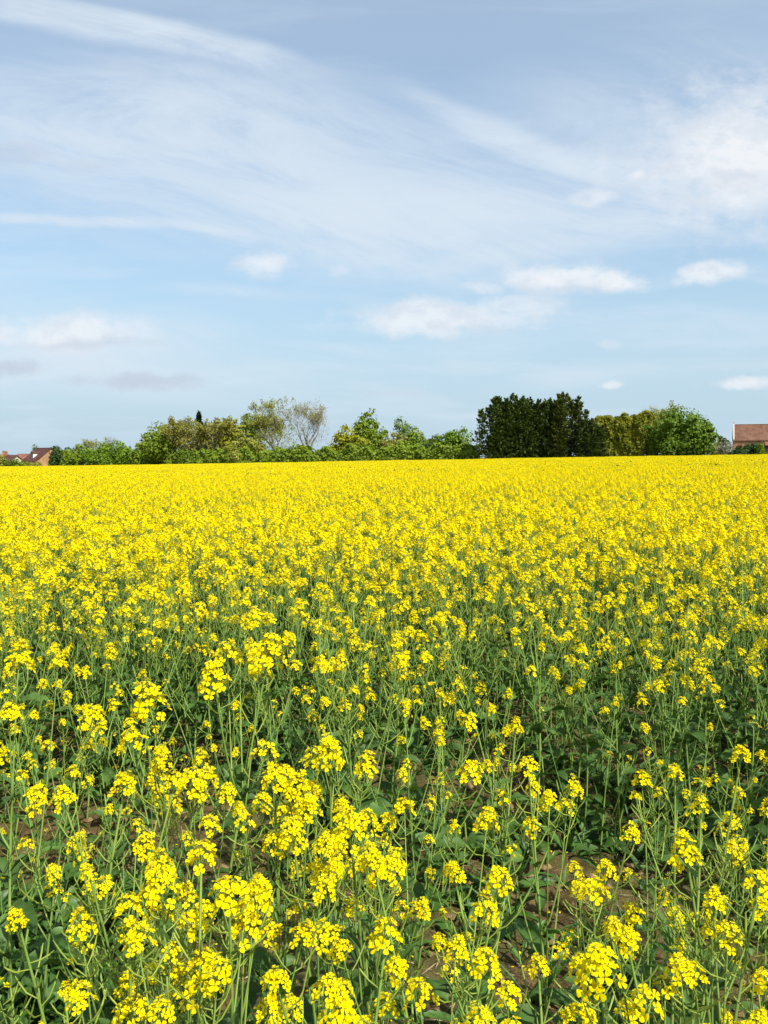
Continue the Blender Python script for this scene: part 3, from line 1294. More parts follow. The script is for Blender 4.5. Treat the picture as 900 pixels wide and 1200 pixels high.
def twig_tree(name, label, x0, x1, ytop, D, leafc, seed, n_leaf=1500, barkm=None, levels=5, cat='tree', wmin=.03, lsize=.2, fork=.16, col=(.33, .75)):
    """open crown: forking limbs down to fine twigs, a thin sprinkling of young leaves"""
    rg = random.Random(seed)
    ng = np.random.default_rng(seed)
    x, base, H, W = geom(x0, x1, ytop, D)
    o = empty(name, (x, D, base - .03))
    tag(o, label, cat)
    mb = MB()
    tips = []

    def grow(p, d, ln, r, lev):
        q = p
        pp = [tuple(p)]
        for i in range(3):
            d = (d + Vector((rg.gauss(0, .13), rg.gauss(0, .13), rg.gauss(.05, .08)))).normalized()
            q = q + d * ln / 3
            pp.append(tuple(q))
            if lev >= levels - 2:
                tips.append(tuple(q))
        r1 = max(r * .62, wmin * .5)
        mb.tube(pp, [r, r * .9, r * .75, r1], 5 if lev < 2 else 3, 0, cap=False)
        if lev >= levels:
            return
        for i in range(rg.choice((2, 3, 3)) if lev else 5):
            a = rg.uniform(0, 2 * PI)
            sp = rg.uniform(*col)
            e = Vector((math.cos(a), math.sin(a), 0))
            nd = (d * math.cos(sp) + e * math.sin(sp) + Vector((0, 0, .12))).normalized()
            st_ = q if rg.random() < .6 else Vector(pp[2])
            grow(st_, nd, ln * rg.uniform(.62, .86), r1 * rg.uniform(.55, .85), lev + 1)
    grow(Vector((0, 0, 0)), Vector((rg.uniform(-.05, .05), 0, 1)), H * fork, .02 * H, 0)
    V = np.array(mb.v)
    zs = H / np.percentile(V[:, 2], 99.8)
    xs = (W / 2) / np.percentile(np.abs(V[:, 0]), 97)
    xs = max(min(xs, 3.0), .45)
    S = np.array([xs, xs, zs])
    mb.v = [tuple(p) for p in V * S]
    link('trunk', mb.mesh('trunk', [barkm or M_BARK_G], True), o)
    nt_ = int(45 * W * H * .55)
    dd = unit(ng.normal(0, 1, (nt_, 3))) * (ng.random(nt_) ** .42)[:, None]
    Tw = np.stack([dd[:, 0] * W * .49, dd[:, 1] * W * .42, H * (.60 + .395 * dd[:, 2])], 1)
    ck = np.array([noise.noise(Vector((a * .7 + seed * 2, b * .7, c * .7))) > -.12 for a, b, c in Tw])
    Tw, dd = Tw[ck], dd[ck]
    ax = unit(dd * .8 + np.array([0, 0, .7]) + ng.normal(0, .35, dd.shape))
    bw = unit(np.cross(ax, ng.normal(0, 1, ax.shape))) * .013
    ln_ = ng.uniform(.25, .75, len(Tw))[:, None]
    link('twigs', np_quads('twigs', np.stack([Tw - ax * ln_, Tw - bw, Tw + ax * ln_, Tw + bw], 1), [barkm or M_BARK_G]), o)
    T = np.array(tips) * S
    idx = ng.integers(0, len(T), n_leaf)
    P = T[idx] + ng.normal(0, .22, (n_leaf, 3))
    m = n_leaf // 2
    dd = unit(ng.normal(0, 1, (m, 3))) * (ng.random(m) ** .4)[:, None]
    V2 = np.stack([dd[:, 0] * W * .47, dd[:, 1] * W * .4, H * (.53 + .45 * dd[:, 2])], 1)
    ck = np.array([noise.noise(Vector((a * .6 + seed, b * .6, c * .6))) > -.05 for a, b, c in V2])
    P = np.concatenate([P, V2[ck]])
    P = P[P[:, 2] > H * .08]
    link('crown', np_quads('crown', cards_from(ng, P, np.tile([0, -.2, .6], (len(P), 1)), lsize, 1.0), [tree_mat(*leafc, .35)]), o)
    return o


G_BRIGHT = ((0.1008, 0.1785, 0.0094), (0.1848, 0.2835, 0.0187))
G_MID = ((0.1129, 0.1764, 0.0111), (0.2132, 0.2822, 0.021))
G_DEEP = ((0.0753, 0.127, 0.0098), (0.1443, 0.2058, 0.016))
G_DARK = ((0.0264, 0.0576, 0.0144), (0.06, 0.1056, 0.0216))
G_CON = ((.028, .054, .011), (.098, .135, .022))
G_CON2 = ((.032, .055, .011), (.125, .140, .022))
G_YEL = ((0.1996, 0.2308, 0.0105), (0.3593, 0.343, 0.0196))
G_HEDGE = ((0.0952, 0.1134, 0.006), (0.2408, 0.2363, 0.0121))
G_OLIVE = ((0.1851, 0.2083, 0.0255), (0.3258, 0.3262, 0.0509))
G_BLUE = ((0.0965, 0.163, 0.038), (0.1803, 0.2536, 0.0601))
G_BROWN = ((0.1932, 0.1871, 0.0348), (0.322, 0.3079, 0.0601))

# left: shrub belt, from the houses to the tall trees
for i, (x0, x1, yt, D, c, lab) in enumerate([
    (58, 84, 522, 208, G_DARK, 'small dark round bush beside the brick gable house'),
    (72, 104, 520, 203, G_MID, 'green bush, first of the belt right of the brick gable house'),
    (94, 132, 517, 200, G_BRIGHT, 'light green bush in the middle of the belt, below the thin bare tree'),
    (122, 158, 514, 198, G_BRIGHT, 'tallest light green bush in the belt left of the big trees'),
    (148, 182, 518, 196, G_MID, 'mid green bush next to the big trees, right end of the belt'),
    (166, 196, 523, 192, G_BRIGHT, 'low bright bush at the foot of the leftmost big tree'),
]):
    bush('bush', lab, x0, x1, yt, D, *c, 100 + i, n=3800, size=.30, group='bushes of the belt by the houses')
twig_tree('bare_tree', 'thin nearly leafless small tree rising behind the bush belt', 118, 142, 511, 212, G_BROWN, 21, 250, M_BARK, 4)
twig_tree('bare_tree', 'thin spreading pale tree behind the left part of the bush belt', 90, 122, 514, 214, G_OLIVE, 22, 600, M_BARK_G, 4)
broad_tree('small_tree', 'small round green tree standing behind the house roofs', 'tree', 37, 48, 521, 300, *G_DEEP, 23, n=1500, nl=6, size=.3, crown0=.3)
broad_tree('small_tree', 'tiny dark treetop just left of the brick gable apex', 'tree', 51, 58, 526, 300, *G_DARK, 24, n=900, nl=4, size=.3, crown0=.3)
broad_tree('small_tree', 'dark treetop behind the brick gable house, at the start of the bush belt', 'tree', 60, 70, 523, 290, *G_DARK, 25, n=1100, nl=5, size=.3, crown0=.3)

# big mixed group
broad_tree('broadleaf_tree', 'broad light green tree, leftmost of the big trees', 'tree', 168, 216, 491, 186, *G_MID, 31, n=9500, nl=13, size=.30, crown0=.08)
twig_tree('bare_tree', 'brownish tree just coming into leaf, left of the dark spruce', 196, 238, 490, 184, G_BROWN, 32, 4800, M_BARK_G, 5, lsize=.24)
twig_tree('bare_tree', 'brownish tree just coming into leaf, right of the dark spruce', 230, 274, 490, 184, G_BROWN, 33, 4800, M_BARK_G, 5, lsize=.24)
broad_tree('broadleaf_tree', 'olive green tree behind the two brownish trees', 'tree', 210, 262, 494, 192, *G_OLIVE, 34, n=7000, nl=11, size=.32, crown0=.05, cull=-.15)
broad_tree('broadleaf_tree', 'yellow green tree right of the brownish trees', 'tree', 254, 288, 489, 186, *G_YEL, 35, n=7500, nl=10, size=.30, crown0=.05, cull=-.2)
broad_tree('broadleaf_tree', 'olive tree leaning over dark shade, left of the tall bare trees', 'tree', 268, 312, 503, 178, *G_OLIVE, 36, n=8000, nl=11, size=.28, crown0=.02)
broad_tree('broadleaf_tree', 'loose green tree behind, left of the tallest bare tree', 'tree', 280, 312, 484, 192, *G_MID, 37, n=5000, nl=10, size=.28, crown0=.2, cull=-.05)
conifer('spruce_tree', 'small dark spruce whose tip pokes above the brownish trees', 220, 246, 483, 196, (.012, .026, .018), (.026, .050, .032), 38, n=6000, spires=1, p=.75, size=.36, edge=1.6, skirt=False)
twig_tree('bare_tree', 'tallest open tree with sparse olive leaves over a pale forked trunk', 296, 350, 468, 180, G_OLIVE, 41, 8500, M_BARK_G, 6, lsize=.16)
twig_tree('bare_tree', 'grey leafless tree with fine twigs, right of the tallest open tree', 338, 388, 470, 182, G_BROWN, 44, 1500, M_BARK_G, 6, lsize=.15)
broad_tree('broadleaf_tree', 'round yellow green tree in front of the tall poplar', 'tree', 381, 430, 498, 172, *G_YEL, 43, n=11000, nl=14, size=.27, crown0=.04)
broad_tree('poplar_tree', 'tall pointed light green poplar in the middle of the tree line', 'tree', 416, 446, 476, 180, *G_MID, 45, n=7500, nl=12, size=.28, crown0=.05, cull=-.2, lr=(.25, .4))
broad_tree('broadleaf_tree', 'green shrubby tree at the right foot of the poplar', 'tree', 426, 454, 500, 178, *G_MID, 46, n=6500, nl=9, size=.28, crown0=.05)
broad_tree('broadleaf_tree', 'pale bluish green tree with pointed top, right of the poplar', 'tree', 462, 490, 487, 182, *G_BLUE, 47, n=6500, nl=9, size=.27, crown0=.1, cull=-.15)
broad_tree('broadleaf_tree', 'olive brown tree between the poplar and the bluish tree', 'tree', 444, 478, 506, 176, *G_BROWN, 48, n=6500, nl=9, size=.28, crown0=.05, cull=-.2)
broad_tree('broadleaf_tree', 'mid green tree right of the bluish pointed tree', 'tree', 474, 504, 502, 174, *G_MID, 49, n=7500, nl=10, size=.28, crown0=.04)
broad_tree('broadleaf_tree', 'dull green bushy tree, second left of the dark conifers', 'tree', 496, 532, 508, 168, *G_DEEP, 50, n=7500, nl=10, size=.27, crown0=.03)
broad_tree('broadleaf_tree', 'fresh green feathery tree next to the dark conifers', 'tree', 520, 558, 499, 160, *G_BRIGHT, 51, n=9000, nl=11, size=.26, crown0=.03, cull=-.15)
hedge('hedgerow', 'dark hedgerow running under the tree line from the big trees to the conifers', 196, 562, 533, 522, 184, 156, *G_MID, 52, n=26000, size=.27, thick=3, bumps=.5)
for i, (x0, x1, yt, D, c, lab) in enumerate([
    (206, 236, 524, 180, G_DEEP, 'round dark green bush in front of the brownish trees'),
    (238, 270, 526, 179, G_MID, 'mid green bush below the yellow green tree'),
    (330, 372, 520, 174, G_MID, 'low green bush at the foot of the grey leafless tree'),
    (404, 446, 519, 168, G_DEEP, 'dark bush in front of the round yellow green tree'),
    (452, 492, 516, 166, G_MID, 'leafy bush below the bluish pointed tree'),
    (488, 522, 519, 163, G_DARK, 'dark bush in front of the dull green tree'),
]):
    bush('bush', lab, x0, x1, yt, D, *c, 140 + i, n=3600, size=.26, group='bushes in front of the tree line')

# dark conifers, clipped hedge, round tree
conifer('cypress_tree', 'dark cypress at the left end of the conifer block', 553, 606, 465, 150, *G_CON, 61, n=18000, spires=3, size=.33, xtop=583)
conifer('cypress_tree', 'dark cypress second from left in the conifer block, twin topped', 580, 644, 462, 152, *G_CON, 62, n=20000, spires=6, size=.33, xtop=600)
conifer('cypress_tree', 'dark cypress third from left, at the shallow dip of the conifer block', 604, 666, 466, 151, *G_CON, 63, n=20000, spires=6, size=.33, xtop=643)
conifer('cypress_tree', 'tallest cypress with yellowish tips at the right of the conifer block', 640, 696, 460, 150, *G_CON2, 64, n=16000, spires=4, size=.33, xtop=661)
conifer('cypress_tree', 'lower dark cypress where the conifer block meets the clipped hedge', 672, 712, 490, 146, *G_CON, 65, n=8000, spires=3, size=.3, xtop=688)
hedge('clipped_hedge', 'tall clipped yellowish conifer hedge between the cypresses and round tree', 694, 772, 489, 486, 149, 144, *G_HEDGE, 66, n=20000, size=.24, thick=3.6, bumps=.15)
twig_tree('bare_tree', 'open olive tree rising behind the clipped hedge', 744, 784, 474, 165, G_OLIVE, 67, 2600, M_BARK_G, 5, lsize=.2)
broad_tree('round_tree', 'dense round bright green tree between the clipped hedge and the barn', 'tree', 767, 834, 475, 138, (.070, .135, .008), (.140, .220, .016), 68, n=17000, nl=22, size=.24, crown0=.0, cull=-.45, lr=(.28, .42), sink=1.5, skirt=.5)

# bushes by the barn
bush('bush', 'brownish twiggy bush between the round tree and the barn', 830, 850, 514, 185, *G_BROWN, 71, n=1800, size=.22, cull=-.1)
bush('blossom_bush', 'pale blossoming bush in front of the barn gable', 842, 862, 514, 182, (.20, .19, .13), (.36, .34, .26), 72, n=1700, size=.2, cull=-.05)
bush('bush', 'dark bush left of the middle of the barn wall', 852, 874, 521, 176, *G_DARK, 73, n=2200, size=.22)
bush('bush', 'dark bush against the right part of the barn wall', 870, 892, 519, 178, *G_DARK, 74, n=2200, size=.22)
bush('bush', 'small pale green bush in front of the lean-to', 889, 899, 517, 174, *G_MID, 75, n=1300, size=.2)
broad_tree('small_tree', 'small far dark treetop left of the barn', 'tree', 842, 856, 510, 290, *G_DARK, 76, n=1200, nl=5, size=.3, crown0=.2)


# ------------------------------------------------------------------ houses and barn
def brick_mat(name, c1, c2, mortar, scale):
    m, nt, N, L = nmat(name)
    out = N.new('ShaderNodeOutputMaterial')
    p = N.new('ShaderNodeBsdfPrincipled')
    p.inputs['Roughness'].default_value = .9
    p.inputs['Specular IOR Level'].default_value = .15
    tc = N.new('ShaderNodeTexCoord')
    b = N.new('ShaderNodeTexBrick')
    b.inputs['Color1'].default_value = (*c1, 1)
    b.inputs['Color2'].default_value = (*c2, 1)
    b.inputs['Mortar'].default_value = (*mortar, 1)
    b.inputs['Scale'].default_value = scale
    b.inputs['Mortar Size'].default_value = .02
    sw = N.new('ShaderNodeSeparateXYZ')
    cb = N.new('ShaderNodeCombineXYZ')
    ad = N.new('ShaderNodeMath')
    L.new(tc.outputs['Object'], sw.inputs[0])
    L.new(sw.outputs[0], ad.inputs[0])
    L.new(sw.outputs[1], ad.inputs[1])
    L.new(ad.outputs[0], cb.inputs[0])
    L.new(sw.outputs[2], cb.inputs[1])
    L.new(cb.outputs[0], b.inputs['Vector'])
    n = N.new('ShaderNodeTexNoise')
    n.inputs['Scale'].default_value = .7
    n.inputs['Detail'].default_value = 6
    L.new(tc.outputs['Object'], n.inputs['Vector'])
    r = N.new('ShaderNodeValToRGB')
    r.color_ramp.elements[0].position, r.color_ramp.elements[0].color = .3, (.65, .62, .6, 1)
    r.color_ramp.elements[1].position, r.color_ramp.elements[1].color = .7, (1.2, 1.15, 1.1, 1)
    L.new(n.outputs['Fac'], r.inputs['Fac'])
    mx = N.new('ShaderNodeMix')
    mx.data_type = 'RGBA'
    mx.blend_type = 'MULTIPLY'
    mx.inputs[0].default_value = 1
    L.new(b.outputs['Color'], mx.inputs[6])
    L.new(r.outputs[0], mx.inputs[7])
    L.new(mx.outputs[2], p.inputs['Base Color'])
    L.new(p.outputs[0], out.inputs['Surface'])
    return m


M_BRICK = brick_mat('orange_brick', (.38, .19, .095), (.31, .145, .075), (.40, .30, .2), 4.4)
M_BRICK2 = brick_mat('old_red_brick', (.40, .17, .09), (.30, .12, .07), (.38, .28, .2), 4.4)
M_TILE = brick_mat('dark_roof_tile', (.115, .052, .042), (.085, .040, .034), (.05, .028, .025), 3.2)
M_TILE2 = brick_mat('red_roof_tile', (.26, .115, .085), (.20, .085, .065), (.12, .06, .05), 3.2)
M_TILE3 = brick_mat('brown_roof_tile', (.20, .105, .068), (.145, .078, .052), (.085, .05, .04), 3.2)


def plain(name, c, rough=.8, spec=.2):
    return leafy(name, tuple(q * .88 for q in c), c, 1.5, trans=0, rough=rough, spec=spec)


M_WHITE = plain('white_paint', (.72, .70, .66))
M_CREAM = plain('cream_render', (.62, .52, .36))
M_STONE = plain('pale_coping', (.50, .42, .34))
M_GLASS = plain('window_glass', (.045, .055, .065), .08, .6)
M_DARKW = plain('dark_boards', (.05, .045, .042))


def gable_house(name, label, x, y, rz, W, Ln, eave, ridge, wallm, roofm, base=None, chim=None, windows=(), parapet=False, cat='house', over=.3):
    """ridge along local +X from 0 to Ln, gable end at x = 0; width along local Y"""
    g = gz(x, y) if base is None else base
    o = empty(name, (x, y, g - .05), rz)
    tag(o, label, cat)
    w = W / 2
    mb = MB()
    mb.add([(0, -w, 0), (0, w, 0), (0, w, eave), (0, 0, ridge), (0, -w, eave), (Ln, -w, 0), (Ln, w, 0), (Ln, w, eave), (Ln, 0, ridge), (Ln, -w, eave)],
           [(0, 4, 3, 2, 1), (5, 6, 7, 8, 9), (0, 5, 9, 4), (1, 2, 7, 6)], 0)
    link('wall', mb.mesh('wall', [wallm]), o)
    mb = MB()
    th = .16
    sl = (ridge - eave) / w
    for s in (-1, 1):
        e0 = eave - sl * .35
        yo = s * (w + .35)
        a = -over if not parapet else .25
        b = Ln + over
        V = [(a, yo, e0 + .03), (b, yo, e0 + .03), (b, s * .0, ridge + .03), (a, s * .0, ridge + .03)]
        V += [(q[0], q[1], q[2] + th) for q in V]
        mb.add(V, [(0, 1, 2, 3), (4, 7, 6, 5), (0, 4, 5, 1), (1, 5, 6, 2), (3, 2, 6, 7), (0, 3, 7, 4)], 0)
    rf = link('roof', mb.mesh('roof', [roofm]), o)
    mb = MB()
    mb.tube([(-over if not parapet else .3, 0, ridge + th + .02), (Ln + over, 0, ridge + th + .02)], .12, 6, 0)
    link('ridge_tiles', mb.mesh('ridge_tiles', [roofm]), rf)
    if chim:
        for cx in chim:
            mb = MB()
            mb.box((cx, 0, ridge + .45), (.7, .55, 1.5), 0)
            mb.box((cx, 0, ridge + 1.25), (.82, .67, .14), 0)
            for q in (-.18, .18):
                mb.tube([(cx + q, 0, ridge + 1.3), (cx + q, 0, ridge + 1.65)], .11, 8, 0)
            link('chimney', mb.mesh('chimney', [M_BRICK2]), rf)
    if parapet:
        mb = MB()
        for s in (-1, 1):
            V = []
            for q in (-.12, .24):
                V += [(q, s * (w + .3), eave - sl * .3 + .22), (q, 0, ridge + .22), (q, 0, ridge + .62), (q, s * (w + .3), eave - sl * .3 + .62)]
            mb.add(V, [(0, 1, 2, 3), (7, 6, 5, 4), (0, 4, 5, 1), (3, 2, 6, 7), (0, 3, 7, 4), (1, 5, 6, 2)], 0)
        mb.box((.06, 0, ridge + .85), (.42, .42, .5), 0)
        link('gable_coping', mb.mesh('gable_coping', [M_STONE]), o)
    for (side, u, z, ww, hh) in windows:
        fr, pn = MB(), MB()
        if side == 'gable':
            M = Matrix.Translation((0, u, z)) @ Matrix.Rotation(-PI / 2, 4, 'Z')
        else:
            M = Matrix.Translation((u, -w if side == 'front' else w, z)) @ Matrix.Rotation(0 if side == 'front' else PI, 4, 'Z')
        for bx in ((-ww / 2, 0, .08, hh), (ww / 2, 0, .08, hh), (0, -hh / 2, ww, .08), (0, hh / 2, ww, .08), (0, 0, .05, hh)):
            fr.box((bx[0], -.03, bx[1]), (bx[2], .09, bx[3]), 0, M)
        fr.box((0, -.06, -hh / 2 - .08), (ww + .2, .16, .07), 0, M)
        pn.box((0, -.01, 0), (ww - .06, .03, hh - .06), 0, M)
        f = link('window', fr.mesh('window', [M_WHITE]), o)
        link('pane', pn.mesh('pane', [M_GLASS]), f)
    return o


def xy(px, D):
    return (px - 450) / FPX * D, D


# brick gable house at the left: ridge runs left and away from the gable apex
ax_, ay_ = xy(61, 250)
hs = gable_house('brick_house', 'orange brick house with steep gable end and dark red tiled roof', ax_, ay_, math.atan2(.66, -.75), 10.0, 9.5, 2.3, 6.35, M_BRICK, M_TILE,
                 windows=[('gable', 0, 2.2, 1.2, 1.1)], chim=None)
# white dormer on its roof slope facing the camera
dm = MB()
dm.box((4.6, 2.9, 4.0), (1.5, 2.2, 1.5), 0)
d_ = link('dormer', dm.mesh('dormer', [M_WHITE]), hs)
dm = MB()
dm.add([(3.7, 4.2, 4.7), (5.5, 4.2, 4.7), (5.5, 1.6, 4.7), (3.7, 1.6, 4.7), (4.6, 4.2, 5.5), (4.6, 1.2, 5.5)], [(0, 1, 4), (1, 2, 5, 4), (2, 3, 5), (3, 0, 4, 5), (0, 3, 2, 1)], 0)
link('dormer_roof', dm.mesh('dormer_roof', [M_TILE]), d_)
dm = MB()
dm.box((4.6, 4.02, 4.0), (1.1, .05, 1.0), 0)
link('pane', dm.mesh('pane', [M_GLASS]), d_)

x_, y_ = xy(23, 268)
gable_house('white_house', 'low white house with long pinkish red roof left of the brick gable', x_, y_, R(4), 8, 8.5, 2.7, 4.7, M_WHITE, M_TILE2, chim=[6.5], windows=[('front', 2.5, 1.9, 1.2, 1.1), ('front', 6, 1.9, 1.2, 1.1)])
x_, y_ = xy(6, 262)
gable_house('cream_house', 'small cream house with dark red hipped roof near the left edge', x_, y_, R(-12), 7, 4.6, 2.5, 4.3, M_CREAM, M_TILE, windows=[('front', 2.2, 1.9, 1.1, 1.0)], chim=[.8])
x_, y_ = xy(-9, 285)
gable_house('terrace_house', 'reddish house whose chimney shows at the very left edge', x_, y_, R(2), 8, 6.0, 2.6, 4.8, M_BRICK2, M_TILE2, chim=[4.4], windows=[('front', 3, 2, 1.2, 1.1)])
x_, y_ = xy(71, 262)
gable_house('brick_shed', 'low brick outbuilding tucked behind the right side of the gable house', x_, y_, R(8), 5, 2.6, 2.4, 4.0, M_BRICK2, M_TILE2)
for i, (x0, x1, yt, D, c, lab) in enumerate([
    (-2, 8, 533, 225, G_OLIVE, 'olive bush at the left edge in front of the houses'),
    (7, 24, 538, 225, G_DEEP, 'green bush below the cream house'),
    (20, 36, 540, 222, G_MID, 'low green bush below the white house'),
    (32, 48, 541, 220, G_BROWN, 'low brownish bush at the foot of the brick gable'),
    (56, 68, 540, 222, G_YEL, 'low yellowish bush against the brick gable wall'),
]):
    bush('bush', lab, x0, x1, yt, D, *c, 180 + i, n=1500, size=.24, group='bushes in front of the houses')

# barn at the right
bx_, by_ = xy(857.5, 240)
barn = gable_house('brick_barn', 'long old barn with brown tiled roof and pale gable coping at the right edge', bx_, by_, R(-22.5), 11, 24, 5.3, 9.9, M_BRICK2, M_TILE3, parapet=True, cat='barn',
                   windows=[('front', 14.5, 2.8, 1.4, 1.3)])
# pale gable end wall seen edge-on, and a boarded lean-to against the front
mb = MB()
mb.add([(8.6, -9.5, 0), (13.5, -9.5, 0), (13.5, -5.5, 0), (8.6, -5.5, 0), (8.6, -9.5, 3.6), (13.5, -9.5, 3.6), (13.5, -5.5, 4.6), (8.6, -5.5, 4.6)],
       [(0, 1, 5, 4), (1, 2, 6, 5), (3, 0, 4, 7), (2, 3, 7, 6)], 0)
lt = link('lean_to', mb.mesh('lean_to', [M_DARKW]), barn)
mb = MB()
V = [(8.3, -9.9, 3.55), (13.8, -9.9, 3.55), (13.8, -5.52, 4.7), (8.3, -5.52, 4.7)]
V += [(a, b, c + .16) for a, b, c in V]
mb.add(V, [(0, 1, 2, 3), (4, 7, 6, 5), (0, 4, 5, 1), (1, 5, 6, 2), (3, 2, 6, 7), (0, 3, 7, 4)], 0)
link('roof', mb.mesh('roof', [M_TILE2]), lt)

# ------------------------------------------------------------------ sun and sky
SUN_AZ, SUN_EL = R(143), R(49)
to_sun = Vector((math.sin(SUN_AZ) * math.cos(SUN_EL), math.cos(SUN_AZ) * math.cos(SUN_EL), math.sin(SUN_EL)))
sl = bpy.data.lights.new('sun', 'SUN')
sl.energy = 4.7
sl.angle = R(.5)
sl.color = (1.0, .96, .89)
so = bpy.data.objects.new('sun', sl)
COL.objects.link(so)
so.rotation_euler = to_sun.to_track_quat('Z', 'Y').to_euler()
so.location = (0, 0, 50)


def build_world():
    w = bpy.data.worlds.new('World')
    scene.world = w
    w.use_nodes = True
    nt = w.node_tree
    N, L = nt.nodes, nt.links
    N.clear()
    out = N.new('ShaderNodeOutputWorld')
    bg = N.new('ShaderNodeBackground')
    SK = .122
    bg.inputs['Strength'].default_value = SK
    sky = N.new('ShaderNodeTexSky')
    sky.sky_type = 'NISHITA'
    sky.sun_disc = False
    sky.sun_elevation = SUN_EL
    sky.sun_rotation = SUN_AZ
    sky.altitude = 60
    sky.air_density = 1.0
    sky.dust_density = 2.0
    sky.ozone_density = 1.2
    tc = N.new('ShaderNodeTexCoord')
    sep = N.new('ShaderNodeSeparateXYZ')
    L.new(tc.outputs['Generated'], sep.inputs[0])

    def math_(op, a, b=None, c=None, clamp=False):
        n = N.new('ShaderNodeMath')
        n.operation = op
        n.use_clamp = clamp
        for i, v in enumerate((a, b, c)):
            if v is None:
                continue
            if isinstance(v, (int, float)):
                n.inputs[i].default_value = v
            else:
                L.new(v, n.inputs[i])
        return n.outputs[0]

    def sstep(v, lo, hi, to0=0.0, to1=1.0):
        n = N.new('ShaderNodeMapRange')
        n.interpolation_type = 'SMOOTHSTEP'
        L.new(v, n.inputs['Value'])
        n.inputs['From Min'].default_value = lo
        n.inputs['From Max'].default_value = hi
        n.inputs['To Min'].default_value = to0
        n.inputs['To Max'].default_value = to1
        return n.outputs['Result']

    yc = math_('MAXIMUM', sep.outputs['Y'], .04)
    S = math_('DIVIDE', sep.outputs['X'], yc)
    T = math_('DIVIDE', sep.outputs['Z'], yc)

    def vec(x, y, z=0.0):
        n = N.new('ShaderNodeCombineXYZ')
        for i, v in enumerate((x, y, z)):
            if isinstance(v, (int, float)):
                n.inputs[i].default_value = v
            else:
                L.new(v, n.inputs[i])
        return n.outputs[0]

    def noi(v, scale, detail=5, rough=.55, dist=0.0):
        n = N.new('ShaderNodeTexNoise')
        n.inputs['Scale'].default_value = scale
        n.inputs['Detail'].default_value = detail
        n.inputs['Roughness'].default_value = rough
        n.inputs['Distortion'].default_value = dist
        L.new(v, n.inputs['Vector'])
        return n

    base = vec(S, T, .37)
    # ragged coordinates for the cumulus, softly wavering ones for the high streaks
    nA = noi(base, 9, 6, .62)
    nB = noi(base, 2.2, 4, .5)
    sa = N.new('ShaderNodeSeparateColor')
    L.new(nA.outputs['Color'], sa.inputs[0])
    sb = N.new('ShaderNodeSeparateColor')
    L.new(nB.outputs['Color'], sb.inputs[0])

    def warp(c, ch, amt):
        return math_('MULTIPLY_ADD', math_('SUBTRACT', ch, .5), amt, c)
    Sw = warp(S, sb.outputs[0], .10)
    Tw = warp(T, sb.outputs[1], .07)
    Sc = warp(S, sa.outputs[0], .05)
    Tc = warp(T, sa.outputs[1], .035)

    nR = noi(vec(S, math_('MULTIPLY', T, 1.6), 5.1), 16, 7, .62)
    ragged = math_('MULTIPLY', math_('SUBTRACT', nR.outputs['Fac'], .5), 1.9)

    def blob(px, py, rx, ry, rot=0.0, soft=(1.0, .25), src='c', gain=1.0):
        """soft ellipse in the sky; rx, ry are half sizes, rot in degrees, counter-clockwise"""
        s0, t0 = st(px, py)
        a, b = (Sc, Tc) if src == 'c' else (Sw, Tw)
        ds = math_('SUBTRACT', a, s0)
        dt = math_('SUBTRACT', b, t0)
        if rot:
            c, s = math.cos(R(rot)), math.sin(R(rot))
            u = math_('ADD', math_('MULTIPLY', ds, c), math_('MULTIPLY', dt, s))
            v = math_('SUBTRACT', math_('MULTIPLY', dt, c), math_('MULTIPLY', ds, s))
        else:
            u, v = ds, dt
        q = math_('SQRT', math_('ADD', math_('POWER', math_('MULTIPLY', u, FPX / rx), 2), math_('POWER', math_('MULTIPLY', v, FPX / ry), 2)))
        if src == 'c':
            q = math_('ADD', q, ragged)
        return math_('MULTIPLY', sstep(q, soft[0], soft[1]), gain)

    def vmax(lst):
        r = lst[0]
        for b in lst[1:]:
            r = math_('MAXIMUM', r, b)
        return r

    def vsum(lst):
        r = lst[0]
        for b in lst[1:]:
            r = math_('ADD', r, b)
        return r

    # fibrous texture of the high cloud: stretched along a slightly falling line
    ca, sa_ = math.cos(R(-14)), math.sin(R(-14))
    fu = math_('ADD', math_('MULTIPLY', Sw, ca), math_('MULTIPLY', Tw, sa_))
    fv = math_('SUBTRACT', math_('MULTIPLY', Tw, ca), math_('MULTIPLY', Sw, sa_))
    fib = noi(vec(math_('MULTIPLY', fu, 1.6), math_('MULTIPLY', fv, 7.0), 2.2), 2.0, 10, .68, .5)
    fibv = sstep(fib.outputs['Fac'], .30, .72)
    low = noi(vec(math_('MULTIPLY', Sw, 1.1), math_('MULTIPLY', Tw, 8.0), 7.7), 2.6, 9, .62, .3)
    lowv = sstep(low.outputs['Fac'], .42, .74)
    W1 = (1.0, .0)
